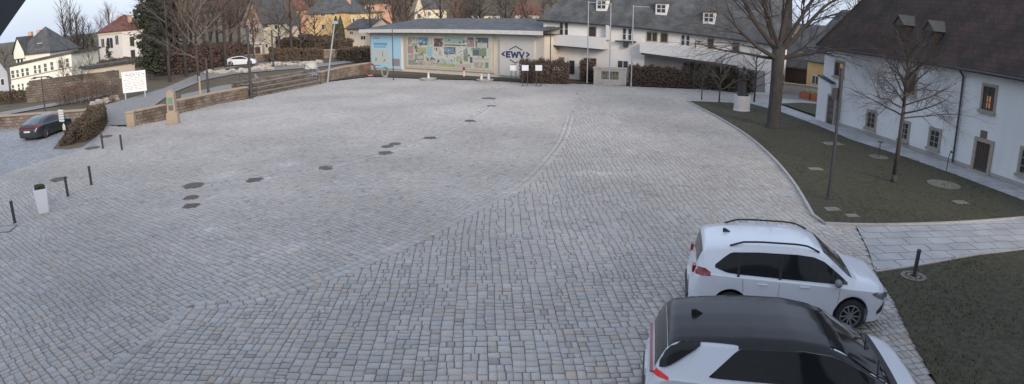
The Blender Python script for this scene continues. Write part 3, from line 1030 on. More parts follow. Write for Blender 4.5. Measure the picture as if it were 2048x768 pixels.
mb.box(X(.70), X(.95), y - .006, y - .001, Z(.08), Z(.30), 3)
mb.box(X(.74), X(.92), y - .010, y - .0065, Z(.12), Z(.24), 2)
mb.build('poster_print', [flat(c) for c in cols], o)
o, r, y = panel('photo_board', G(815, 72, 986, 136), mat('board_cream', (.66, .64, .52), .7), PF, fw=.25)
x0, x1, z0, z1 = r
pal = [(.28, .30, .26), (.52, .50, .40), (.16, .30, .46), (.50, .46, .42), (.13, .08, .09), (.34, .46, .38), (.12, .15, .18), (.40, .42, .22), (.40, .26, .26), (.45, .55, .50), (.50, .36, .32), (.22, .28, .20), (.32, .52, .54), (.60, .60, .54)]
rects = [(.02, .14, .70, .95, 0), (.07, .13, .74, .90, 1), (.155, .28, .70, .96, 2), (.17, .26, .70, .78, 6), (.285, .335, .72, .94, 1), (.35, .455, .66, .92, 4), (.47, .70, .78, .98, 5), (.47, .72, .70, .74, 6), (.50, .69, .86, .92, 9), (.73, .81, .68, .95, 8), (.74, .80, .90, .97, 6), (.825, .96, .66, .97, 6), (.84, .95, .66, .82, 1), (.02, .09, .42, .66, 8), (.10, .14, .52, .66, 11), (.14, .25, .42, .62, 7), (.26, .33, .34, .66, 12), (.345, .455, .30, .62, 13), (.47, .60, .44, .66, 6), (.49, .58, .48, .62, 2), (.61, .68, .40, .66, 13), (.69, .74, .28, .60, 0), (.79, .94, .42, .66, 11), (.80, .86, .44, .60, 6), (.02, .10, .22, .40, 10), (.03, .06, .24, .34, 8), (.11, .22, .20, .40, 0), (.13, .21, .25, .36, 3), (.02, .12, .04, .20, 0), (.13, .24, .04, .18, 10), (.15, .20, .06, .14, 8), (.25, .36, .04, .30, 3), (.28, .33, .08, .24, 10), (.37, .60, .16, .28, 9), (.39, .41, .17, .25, 4), (.46, .48, .17, .25, 8), (.52, .54, .17, .25, 8), (.56, .58, .17, .25, 10), (.37, .60, .04, .14, 7), (.61, .68, .20, .38, 7), (.63, .65, .22, .32, 12), (.70, .74, .24, .40, 11), (.76, .79, .20, .38, 6), (.80, .97, .30, .36, 3), (.80, .97, .05, .26, 1), (.82, .86, .06, .24, 10), (.93, .96, .08, .24, 11), (.88, .91, .12, .22, 7), (.61, .78, .04, .16, 3), (.66, .70, .05, .14, 8)]
mb = MB()
for k, (a, b, c, d, ci) in enumerate(rects):
    yy = y - .004 - .003 * (k % 7)
    mb.box(X(a), X(b), yy, y + .0, Z(c), Z(d), ci)
rr = random.Random(3)
for k in range(170):        # figures, windows, lettering too small to read: the grain of the printed photographs
    a = rr.uniform(.02, .95); c = rr.uniform(.05, .90)
    mb.box(X(a), X(a + rr.uniform(.006, .022)), y - .026 - .0005 * (k % 9), y, Z(c), Z(c + rr.uniform(.02, .08)), rr.randrange(14))
mb.build('photo_collage', [flat(c) for c in pal], o)
o, r, y = panel('logo_board', G(1001, 73, 1070, 152), mat('logo_board_grey', (.62, .58, .52), .7, (.56, .53, .48), .5), mat('panel_frame_light', (.72, .70, .68), .7), fw=.06)
M_logo = mat('logo_blue', (.05, .07, .18), .6)
mb = MB()
def stroke(pts, wd):
    P = [fg.uv(*p) for p in pts]
    for (ax, az), (bx, bz) in zip(P, P[1:]):
        dx_, dz_ = bx - ax, bz - az
        l = math.hypot(dx_, dz_); nx_, nz_ = -dz_ / l * wd / 2, dx_ / l * wd / 2
        ex, ez = dx_ / l * wd * .3, dz_ / l * wd * .3
        mb.slab([(ax + nx_ - ex, az + nz_ - ez), (ax - nx_ - ex, az - nz_ - ez), (bx - nx_ + ex, bz - nz_ + ez), (bx + nx_ + ex, bz + nz_ + ez)], y - .02, y - .001)
for pp, wd_ in (([(1021, 99), (1033, 92.5), (1046, 100)], .10), ([(1022, 119), (1033, 126), (1038, 123)], .10), ([(1011, 104), (1006, 108), (1011, 111)], .16), ([(1055, 105), (1060, 109), (1055, 113)], .16)):
    mb = MB()
    stroke(pp, wd_)
    mb.build('logo_bracket', M_logo, o)
mb = MB()
stroke([(1015.5, 103), (1015.5, 114)], .2); stroke([(1015.5, 103.5), (1022, 103.5)], .17); stroke([(1015.5, 108.5), (1021, 108.5)], .17); stroke([(1015.5, 113.5), (1022, 113.5)], .17)
stroke([(1025, 103), (1028, 114)], .2); stroke([(1028, 114), (1031.5, 105)], .17); stroke([(1031.5, 105), (1035, 114.5)], .17); stroke([(1035, 114.5), (1038, 104)], .2)
stroke([(1041, 104), (1045.5, 115)], .2); stroke([(1045.5, 115), (1050, 104.5)], .17)
mb.build('logo_letters', M_logo, o)
# low outdoor lamp boxes / white lit planters next to the wall
# ---------------------------------------------------- centre right: long white inn
fw_ = Fac(far(1087, 140, 66), far(1545, 150, 60))
inn = thing('terrace_house', 'long white two-storey building with balconies under a grey slate roof', 'building', fw_.A, fw_.rz)
U = fw_.uv
def quadpts(pp): return [U(*p) for p in pp]
# eave heights follow the street, which falls away to the right
e_pts = [U(1087, 40), U(1280, 55.5), U(1480, 80), U(1560, 92)]
wall_poly = [(-.0, -1.5), (e_pts[0][0], e_pts[0][1])] + e_pts[1:] + [(e_pts[3][0], -2)]
MB().slab(wall_poly, 0, 9).build('wall', M_white, inn)
mb = MB()
def er(p, dz=0, dy=0): return (p[0], dy, p[1] + dz)
rtop = 7.2
E_ = [(e_pts[0][0] - .5, e_pts[0][1])] + e_pts[1:3] + [(e_pts[3][0] + .4, e_pts[3][1])]
F_ = [(E_[0][0] + 6.2, E_[0][1] + rtop)] + [(p[0], p[1] + rtop) for p in E_[1:]]
for k in range(3):
    mb.poly([er(E_[k], .06, -.45), er(E_[k + 1], .06, -.45), er(F_[k + 1], 0, 5.5), er(F_[k], 0, 5.5)])
    mb.poly([er(E_[k], -.1, -.45), er(E_[k + 1], -.1, -.45), er(E_[k + 1], .06, -.45), er(E_[k], .06, -.45)])
    mb.poly([er(F_[k], 0, 5.5), er(F_[k + 1], 0, 5.5), er(E_[k + 1], 0, 10), er(E_[k], 0, 10)])
mb.poly([er(E_[0], .06, -.45), er(F_[0], 0, 5.5), er(E_[0], 0, 10)])
irf = mb.build('roof', M_slate, inn)
mb = MB()
for k in range(3): mb.tube(er(E_[k], .0, -.52), er(E_[k + 1], .0, -.52), .07, seg=6)
mb.build('gutter', M_metal, inn)
RW = fw_.rect
M_tan = mat('tan_window_trim', (.50, .40, .26), .8)
for r, t in (((1120, 46, 1126, 70), 1), ((1130, 46, 1136, 70), 1), ((1246, 57, 1252, 79), 1), ((1257, 58, 1263, 80), 1), ((1363, 70, 1369, 90), 1), ((1373, 71, 1379, 91), 1), ((1416, 78, 1427, 97), 0), ((1465, 86, 1478, 106), 0), ((1178, 54, 1192, 74), 0)):
    window(inn, RW(*r), M_glass, M_frame if t else M_tan, .06, 1, 2 if t else 1, surround=None)
window(inn, RW(1294, 65, 1314, 82), M_glass, M_tan, .09, 2, 1)
window(inn, RW(1322, 67, 1335, 84), M_glass, M_tan, .09, 1, 1)
window(inn, RW(1107, 115, 1128, 132), M_pane_soft, M_tan, .08, 2, 1)
window(inn, RW(1168, 117, 1192, 128), M_glass, M_tan, .08, 2, 1)
window(inn, RW(1236, 122, 1256, 136), M_glass, M_frame, .08, 2, 1)
# glazed door, vent and the balcony slabs
x0, x1, z0, z1 = RW(1139, 121, 1149, 148)
MB().box(x0, x1, -.06, -.002, z0, z1).build('door', M_glass, inn)
def ramp_box(name, pA, pB, top, bot, d, m, parent=inn):
    """parapet between two facade pixels at top row pairs and bottom row pairs"""
    a, b = U(pA, top[0]), U(pB, top[1]); c, e = U(pA, bot[0]), U(pB, bot[1])
    return MB().slab([(c[0], c[1]), (e[0], e[1]), (b[0], b[1]), (a[0], a[1])], -d, -.003).build(name, m, parent)
M_bal = mat('balcony_render', (.66, .64, .62), .85, (.58, .57, .55), .8)
bl1 = ramp_box('balcony', 1087, 1216, (67, 75), (87, 98), 1.1, M_bal)
ramp_box('balcony_slab', 1090, 1205, (87.3, 95), (90, 99), 1.0, M_metal)
bl2 = ramp_box('balcony', 1286, 1478, (84, 108), (104, 130), 1.1, M_bal)
ramp_box('balcony_slab', 1288, 1475, (104.3, 130), (108, 135), 1.0, M_metal)
ramp_box('painted_recess_shade', 1289, 1530, (108.3, 143), (168, 185), .02, mat('recess_shade_grey', (.30, .27, .25), .9, (.20, .18, .17), 1))  # flat panel on the wall, shade below the balcony put into its grey
MB().slab(quadpts([(1216, 50), (1222, 51), (1222, 80), (1216, 79)]), -.6, -.003).build('pier', M_bal, inn)
# terrace lamp bracket on the wall
a = U(1253, 84)
MB().box(a[0] - 1.0, a[0] + 1.0, -.5, -.1, a[1], a[1] + .12).box(a[0] - .2, a[0] + .2, -.4, -.002, a[1] - .5, a[1] - .002).build('awning_box', M_metal, inn)
# roof dormers
def inn_roof(px_, py_):
    o = Vector((0, 0, H)); d = ray(px_, py_); ol = o - fw_.A
    ox, oy = ol.dot(fw_.u), ol.dot(fw_.n); dx_, dy_ = d.dot(fw_.u), d.dot(fw_.n)
    best = None
    for k in range(2000):
        t = 40 + k * .05
        x, y, z = ox + dx_ * t, oy + dy_ * t, H + d.z * t
        i = 0 if x < E_[1][0] else (1 if x < E_[2][0] else 2)
        f = (x - E_[i][0]) / (E_[i + 1][0] - E_[i][0])
        ez = E_[i][1] * (1 - f) + E_[i + 1][1] * f
        if y > -.45 and z < ez + (y + .45) * rtop / 5.95: return x, y, z
    return None
for p in ((1204, 20), (1323, 28), (1418, 46)):
    q = inn_roof(*p)
    if not q: continue
    x, y, z = q
    hh = 1.0; wd = .55
    mb = MB()
    mb.box(x - wd, x + wd, y - .15, y + hh * .9 + .2, z - .1, z + hh)
    dm = mb.build('dormer', M_white, irf)
    MB().box(x - wd + .16, x + wd - .16, y - .18, y - .152, z + .15, z + hh - .15).build('dormer_window', M_glass, dm)
    MB().box(x - .035, x + .035, y - .2, y - .182, z + .15, z + hh - .15).box(x - wd + .16, x + wd - .16, y - .2, y - .182, z + hh * .5 - .03, z + hh * .5 + .03).build('glazing_bars', M_frame, dm)
    MB().slab([(x - wd - .12, z + hh + .001), (x + wd + .12, z + hh + .001), (x + wd + .12, z + hh + .09), (x - wd - .12, z + hh + .09)], y - .3, y + hh + .3).build('dormer_roof', M_slate, dm)

# ---------------------------------------------------- generic background house
def house(name, label, cat, pL, pR, dist, eave_px, depth, roof, rh, wallm, roofm, wins=(), side=None, base=-4, dist2=None, ov=.4, winframe=None, inl=None, pane=None, chim=()):
    """facade from pixel column pL to pR at plan distances dist, dist2; eave_px = pixel row of the eave at pL"""
    A = far(pL, eave_px, dist); B = far(pR, eave_px, dist2 or dist)
    f = Fac(A, B)
    ez = A.z
    t = thing(name, label, cat, (f.A.x, f.A.y, 0), f.rz)
    MB().box(0, f.L, 0, depth, min(base, tz(f.A.x, f.A.y) - 3), ez).build('wall', wallm, t)
    if roof == 'hip':
        i_ = inl if inl is not None else min(f.L, depth) / 2
        rf_ = roof_hip(t, 0, f.L, 0, depth, ez + .12, rh, i_, i_, ov, roofm)
    elif roof == 'gable_front':      # gable faces the camera
        mb = MB()
        xm = f.L / 2
        for sx, a in ((-1, -ov), (1, f.L + ov)):
            mb.poly([(a, -ov, ez - ov * rh / xm), (a, depth + ov, ez - ov * rh / xm), (xm, depth + ov, ez + rh), (xm, -ov, ez + rh)][::sx])
            mb.poly([(a, -ov, ez - ov * rh / xm), (xm, -ov, ez + rh), (xm, -ov, ez + rh - .22), (a, -ov, ez - ov * rh / xm - .22)][::sx])
        rf_ = mb.build('roof', roofm, t)
        MB().slab([(0, ez), (f.L, ez), (xm, ez + rh - .02)], .01, depth - .01).build('gable', wallm, t)
    elif roof == 'gable_side':       # ridge runs along the facade
        mb = MB()
        ym = depth / 2
        mb.poly([(-ov, -ov, ez - .1), (f.L + ov, -ov, ez - .1), (f.L + ov, ym, ez + rh), (-ov, ym, ez + rh)])
        mb.poly([(-ov, ym, ez + rh), (f.L + ov, ym, ez + rh), (f.L + ov, depth + ov, ez - .1), (-ov, depth + ov, ez - .1)])
        mb.poly([(-ov, -ov, ez - .25), (f.L + ov, -ov, ez - .25), (f.L + ov, -ov, ez - .1), (-ov, -ov, ez - .1)])
        rf_ = mb.build('roof', roofm, t)
        for x0 in (.0, f.L - .1):
            mb = MB()
            n = len(mb.v)
            mb.v += [(x0, 0, ez), (x0, depth, ez), (x0, ym, ez + rh - .05), (x0 + .1, 0, ez), (x0 + .1, depth, ez), (x0 + .1, ym, ez + rh - .05)]
            mb.f += [(n, n + 2, n + 1), (n + 3, n + 4, n + 5), (n, n + 3, n + 5, n + 2), (n + 1, n + 2, n + 5, n + 4)]; mb.m += [0] * 4
            mb.build('gable', wallm, t)
    else:
        rf_ = MB().box(-ov, f.L + ov, -ov, depth + ov, ez, ez + .35).build('roof', roofm, t)
    for r in wins:
        rr_ = f.rect(*r[:4])
        window(t, rr_, r[4] if len(r) > 4 else (pane or M_glass), winframe or M_frame, .09, 2 if abs(rr_[1] - rr_[0]) > .7 else 1, 1)
    for cx, ch in chim:
        MB().box(f.L * cx - .35, f.L * cx + .35, depth * .4, depth * .4 + .7, ez + rh * .3, ez + rh * .8 + ch * .6).build('chimney', M_salmon, rf_)
    return t, f, ez, rf_

WG = M_pane_soft
# white school-like building at far left (two storeys, windows measured from the photograph)
t, f, ez, rf_ = house('villa', 'white two-storey building with a low dark roof above the rubble wall', 'building', 20, 145, 118, 140, 11, 'flat', .3, mat('bright_render', (.80, .80, .70), .85, (.70, .70, .62), .7), M_slate, [], base=-6, dist2=112)
# its roofline climbs to the right in the picture; wall is therefore traced
ws = MB()
ztop = [f.uv(20, 134), f.uv(145, 106)]
for o in list(COL.objects):
    if o.parent == t: bpy.data.objects.remove(o)
zt = max(ztop[0][1], 1.0)
MB().slab([(0, -6), (f.L, -6), (f.L, ztop[1][1]), (0, ztop[0][1])], 0, 10).build('wall', MATS['bright_render'], t)
MB().slab([(-.4, ztop[0][1] + .002), (f.L + .5, ztop[1][1] + .002), (f.L + .5, ztop[1][1] + .35), (-.4, ztop[0][1] + .35)], -.35, 10.4).build('roof', M_slate, t)
for r in ((23, 141, 29, 156), (33, 140, 38, 154), (43, 137, 48, 153), (52, 136, 58, 151), (68, 131, 73, 147), (77, 130, 82, 146), (88, 127, 94, 143), (101, 124, 107, 140), (118, 120, 123, 136), (132, 117, 138, 134), (24, 170, 29, 184), (36, 168, 40, 182), (44, 167, 48, 180), (54, 165, 60, 178), (75, 160, 80, 174), (100, 154, 106, 168), (132, 147, 138, 160)):
    window(t, f.rect(*r), WG, MATS['bright_render'], .12, 1, 2)
s0, s1 = f.uv(20, 160), f.uv(145, 134)
MB().slab([(0, s0[1] - .08), (f.L, s1[1] - .08), (f.L, s1[1] + .08), (0, s0[1] + .08)], -.08, -.002).build('string_course', M_stonetrim, t)
# gabled upper storey with dark mansard roof behind it
t2, f2, ez2, rf2 = house('gabled_house', 'dark roofed house with a white gable rising behind the low white building', 'house', 31, 100, 126, 112, 10, 'hip', 4.4, MATS['bright_render'], M_slate, [(35, 118, 39, 128), (42, 116, 46, 127)], base=-4, dist2=122, chim=((.35, .8), (.1, .6)))
gx = f2.L * .30
MB().slab([(0, ez2 - .5), (gx, ez2 - .5), (gx, ez2 + .6), (gx / 2, ez2 + 3.0), (0, ez2 + .6)], -.5, 4).build('gable', MATS['bright_render'], t2)
mb = MB()
for sx, a in ((-1, -.35), (1, gx + .35)): mb.poly([(a, -.8, ez2 + .25), (a, 4.5, ez2 + .25), (gx / 2, 4.5, ez2 + 3.2), (gx / 2, -.8, ez2 + 3.2)][::sx])
mb.build('gable_roof', M_slate, rf2)
MB().box(f2.L * .55, f2.L * .55 + 1.1, 1.2, 1.9, ez2 + 1.62, ez2 + 1.7).build('skylight', M_frame, rf2)
house('outbuilding', 'bluish grey house cut by the left edge of the photo', 'house', -60, 15, 120, 152, 10, 'gable_front', 5, mat('blue_grey_render', (.42, .46, .52), .85, (.36, .40, .46), .7), M_slate, [(2, 158, 8, 170)], base=-6)
# cream villa with red roof
t, f, ez, rf_ = house('villa', 'white villa with a red hipped roof standing above the slope at left', 'villa', 196, 243, 165, 66, 9, 'hip', 3.6, M_white, M_redtile, [(203, 78, 209, 95), (214, 76, 226, 96), (231, 71, 237, 89), (212, 102, 218, 110)], dist2=157, chim=((.35, 1.2), (.8, 1.0)))
for y0 in (2.2, 5.6):
    for z0 in (ez - 3.6, ez - 6.6):
        w_ = MB().box(f.L + .002, f.L + .06, y0 - .1, y0 + 1.2, z0 - .1, z0 + 2.1).build('window', M_stonetrim, t)
        MB().box(f.L + .062, f.L + .075, y0, y0 + 1.1, z0, z0 + 2.0).build('pane', M_glass, w_)
MB().box(-.12, f.L + .12, -.14, -.002, ez - .55, ez - .25).build('cornice', M_cream, t)
# shed with dark opening
house('shed', 'low masonry shed with a dark opening between rubble walls', 'shed', 182, 270, 92, 137, 2.2, 'flat', .3, M_beige, M_slate, [(211, 141, 230, 154, M_glass)], base=-1, dist2=96)
# gable house in the middle left
house('gabled_house', 'beige gabled house with timbered gable among bare trees', 'house', 492, 527, 118, 47, 9, 'gable_front', 4.0, M_beige, M_slate, [(499, 58, 506, 66), (509, 56, 517, 64), (503, 40, 508, 46)], dist2=115)
house('yellow_cottage', 'pale yellow house wing with grey slate roof right of the gabled house', 'house', 527, 574, 115, 46, 10, 'gable_side', 4.4, mat('pale_yellow_render', (.62, .58, .42), .85, (.55, .50, .38), .7), M_slate, [(549, 50, 555, 58), (551, 72, 561, 88), (531, 88, 535, 95)], dist2=117)
house('garage', 'white framed double garage in front of the beige gabled house', 'garage', 494, 524, 108, 90, 4, 'flat', .2, M_beige, M_frame, [(498, 94, 521, 108, M_wood)], dist2=108)
# yellow apartment houses
house('apartment_house', 'large yellow three-storey house with dark hipped roof', 'house', 612, 691, 150, 29, 13, 'hip', 6.5, M_yellow, M_slate, [(621, 29, 628, 35), (642, 27, 650, 32), (663, 26, 669, 31), (625, 50, 629, 58), (644, 49, 649, 58), (641, 76, 649, 83)], dist2=146, chim=((.55, -1.2), (.85, .2)))
house('apartment_wing', 'ochre wing with small windows right of the large yellow house', 'house', 691, 765, 148, 28, 12, 'flat', .5, M_ochre, M_slate, [(699, 38, 702, 45), (705, 37, 709, 44), (725, 34, 729, 44), (754, 33, 758, 38)], dist2=152)
house('salmon_house', 'salmon coloured house behind the yellow house', 'house', 573, 618, 172, 20, 10, 'gable_side', 3, M_salmon, M_redtile, [(580, 30, 585, 38), (594, 29, 599, 37)], dist2=175)
house('pink_house', 'salmon pink flat fronted house on the hill behind the ochre wing', 'house', 726, 784, 185, 9, 9, 'flat', .4, M_salmon, M_slate, [(732, 13, 737, 20), (745, 13, 749, 19), (770, 12, 774, 20)], dist2=185)
house('small_house', 'small beige house with dark porch left of the mural hall', 'house', 694, 738, 125, 56, 8, 'gable_side', 1.6, M_beige, M_slate, [(700, 63, 706, 68), (722, 72, 731, 79)], dist2=122)
house('gabled_house', 'cream gabled house on the hill behind the mural hall roof', 'house', 829, 849, 180, 22, 9, 'gable_front', 4.5, M_cream, M_slate, [(835, 28, 841, 36)], dist2=180)
house('hill_house', 'pale house with white side right of the cream gable on the hill', 'house', 849, 893, 186, 17, 9, 'gable_side', 3.4, M_cream, M_slate, [(856, 24, 861, 31), (872, 26, 877, 32)], dist2=190)
house('hill_house', 'long cream house in a row of windows on the hill behind the hall', 'house', 936, 1000, 190, 31, 9, 'flat', .6, M_cream, M_slate, [(940, 34, 944, 40), (951, 34, 955, 40), (963, 34, 967, 40), (977, 34, 981, 40), (989, 34, 993, 40)], dist2=190)
house('hill_house', 'beige house partly hidden by trees left of the white terrace', 'house', 1030, 1078, 195, 28, 9, 'gable_side', 3, M_beige, M_redtile, [(1040, 34, 1045, 40), (1060, 34, 1065, 40)], dist2=195)
house('brown_roof_house', 'house with broad dark roof high on the hill at top of photo', 'house', 655, 722, 200, 10, 10, 'gable_side', 3.4, M_beige, M_slate, [], dist2=200)
# houses seen past the big tree
house('town_house', 'yellowish rendered house behind the corner of the white manor', 'house', 1616, 1680, 66, 118, 10, 'gable_side', 2.2, M_ochre, M_slate, [(1625, 152, 1637, 168)], dist2=62, base=-2)
house('barn', 'brown timber barn behind the big tree trunk', 'barn', 1562, 1618, 70, 128, 8, 'gable_side', 4.2, M_wood, M_slate, [], dist2=68, base=-2)
house('slate_house', 'grey slate roofed house between the tree and the manor roof', 'house', 1622, 1690, 85, 88, 10, 'gable_side', 4.6, M_conc, M_slate, [(1632, 96, 1640, 104)], dist2=80, base=-2)
# ------------------------------------------------------------------ trees
class Tree:
    def __init__(s, seed, seg=4):
        s.r = random.Random(seed)
        s.trunk = MB(); s.limb = MB(); s.seg = seg
    def rd(s, d, ang):
        """direction turned from d by ang, at random around it"""
        d = Vector(d).normalized()
        u = d.orthogonal().normalized()
        u.rotate(Matrix.Rotation(s.r.uniform(0, 6.283), 3, d))
        return (d * math.cos(ang) + u * math.sin(ang)).normalized()
    def branch(s, p, d, L, r, lev, spec):
        """grow a branch; spec[lev] = (children, angle, length ratio, segments, upturn, wobble)"""
        n, ang, lr, sg, up, wob = spec[lev]
        p = Vector(p); d = Vector(d).normalized()
        r1 = r * (.30 if lev < len(spec) - 1 else .35)
        pts = [(p.copy(), r, d.copy())]
        for k in range(sg):
            d = (d + Vector((s.r.gauss(0, wob), s.r.gauss(0, wob), s.r.gauss(0, wob) + up))).normalized()
            q = p + d * (L / sg)
            ra = r + (r1 - r) * k / sg; rb = r + (r1 - r) * (k + 1) / sg
            mbx = s.trunk if lev == 0 else s.limb
            mbx.tube(p, q, ra, rb, 10 if lev == 0 else (6 if lev == 1 and s.seg > 3 else 3), cap=False)
            p = q
            pts.append((p.copy(), rb, d.copy()))
        if lev + 1 >= len(spec): return
        for k in range(n):
            f = s.r.uniform(.22 if lev else .42, 1.0) if k else 1.0
            i = min(sg - 1, int(f * sg)); g = f * sg - i
            a, b = pts[i], pts[min(i + 1, sg)]
            pos = a[0].lerp(b[0], min(g, 1)); dd = a[2].lerp(b[2], min(g, 1)); rr = a[1] + (b[1] - a[1]) * min(g, 1)
            nd = s.rd(dd, ang * s.r.uniform(.7, 1.25) * (.35 if k == 0 else 1))
            s.branch(pos, nd, L * lr * s.r.uniform(.7, 1.15) * (1.1 - .35 * f), rr * (.70 if k == 0 else .46), lev + 1, spec)
    def make(s, name, label, cat, loc, mt, ml, group=None, rz=0):
        t = thing(name, label, cat, loc, rz, group)
        s.trunk.build('trunk', mt, t, smooth=True)
        s.limb.build('crown', ml, t)
        return t

def gz_(p): return tz(p[0], p[1])

# big tree beside the statue, forked low down
b = at(1546, 256)
T = Tree(11, 6)
tp = at(1546, 256)
ztop = zat(1568, 95, tp)
prof = [(.62, -.05), (.50, .12), (.44, .5), (.40, 1.5), (.39, ztop * .7), (.42, ztop)]
T.trunk.lathe(prof, 14)
spec = [None, (10, .62, .62, 6, .02, .10), (9, .62, .60, 5, .0, .13), (7, .65, .6, 4, -.01, .16), (5, .7, .7, 3, .0, .2)]
spec[0] = spec[1]
limbs = [((.25, -.1, 1), 6.5, .26), ((.9, .2, .62), 6.5, .20), ((1, -.35, .38), 5.8, .15), ((-.75, .1, .8), 6.8, .22), ((-.9, -.35, .42), 6.2, .17), ((-.15, .5, 1), 6, .2), ((.55, -.5, .9), 6, .18), ((-.3, -.7, .75), 5.6, .16), ((-1, .3, .2), 5, .12), ((1, .3, .12), 4.6, .11)]
for d, L, r in limbs: T.branch((d[0] * .1, d[1] * .1, ztop - (.3 if d[2] > .5 else .75)), d, L, r * .85, 1, spec)
T.make('broadleaf_tree', 'big bare old tree with thick trunk on the lawn behind the white pedestal', 'tree', (b.x, b.y, .03), M_bark, M_twig)
# young tree in front of the white house
b = at(1786, 366)
T = Tree(23, 5)
zt_ = zat(1800, 215, b)
T.trunk.tube((0, 0, -.05), (.02, 0, .35), .15, .115, 10).tube((.02, 0, .35), (.05, 0, zt_), .115, .085, 10)
spec2 = [(1,) * 6, (12, .75, .62, 7, -.03, .09), (9, .7, .6, 5, -.02, .12), (7, .7, .65, 4, -.01, .15), (2, .6, .6, 2, 0, .2)]
for k in range(24):
    a = k * 2.4; e = .25 + .35 * ((k * 7) % 24) / 24 + .6 * k / 24
    T.branch((.05, 0, zt_ - .5 + .115 * k), (math.cos(a) * math.cos(e), math.sin(a) * math.cos(e), math.sin(e)), 2.9 - .065 * k, .042, 1, spec2)
T.trunk.tube((.05, 0, zt_), (.0, 0, zt_ + 2.6), .085, .02, 8)
T.make('young_tree', 'slender bare lawn tree with a rounded crown in front of the white house', 'tree', (b.x, b.y, .03), M_bark, M_twig)

# kinds of distant tree, one prototype each, afterwards copied
def proto_bare(seed, h, tw=1., nlim=11, spec=None, e0=.5):
    T = Tree(seed, 3)
    T.trunk.tube((0, 0, -1), (.1, 0, h * .4), .016 * h, .012 * h, 8).tube((.1, 0, h * .4), (0, .1, h * .8), .012 * h, .005 * h, 6)
    spec = spec or [(1,) * 6, (8, .55, .62, 4, .04, .1), (7, .6, .62, 3, .02, .13), (5, .6, .7, 2, 0, .15)]
    for k in range(nlim):
        a = k * 2.4 + seed; e = e0 + .7 * k / nlim
        T.branch((.05, .05, h * (.25 + .5 * k / nlim)), (math.cos(a) * math.cos(e), math.sin(a) * math.cos(e), math.sin(e)), h * (.42 - .18 * k / nlim) * tw, .009 * h, 1, spec)
    return T
def conifer(seed, h, w_, n=5200, shape=1., gaps=.25):
    """needle sprays hung on drooping whorled branches"""
    rr = random.Random(seed)
    tr = MB(); fo = MB()
    tr.tube((0, 0, -1), (0, 0, h * .97), .022 * h, .004 * h, 7)
    nb = int(h * 9)
    for b in range(nb):
        z = h * (.12 + .86 * (b / nb) ** .9)
        L = w_ * (1 - (z / h)) ** shape * rr.uniform(.55, 1.1) + .15 * w_
        if rr.random() < gaps * .5: L *= .5
        a = rr.uniform(0, 6.283)
        d = Vector((math.cos(a), math.sin(a), rr.uniform(-.12, .25)))
        tr.tube((0, 0, z), tuple(Vector((0, 0, z)) + d * L * .9), .012 * h * .3, .01, 3, cap=False)
        for k in range(max(6, int(n / nb))):
            f = rr.uniform(.15, 1) ** .8
            p = Vector((0, 0, z)) + d * (L * f) + Vector((rr.gauss(0, .12 * L), rr.gauss(0, .12 * L), rr.gauss(0, .10 * L) - .12 * L * f))
            s_ = rr.uniform(.12, .3) * h / 12
            u = Vector((rr.gauss(0, 1), rr.gauss(0, 1), rr.gauss(0, .5))).normalized(); v = u.orthogonal().normalized()
            fo.poly([p - u * s_, p + v * s_ * .5, p + u * s_, p - v * s_ * .5])
    return tr, fo
GT = 'bare trees behind the square'
protos = []
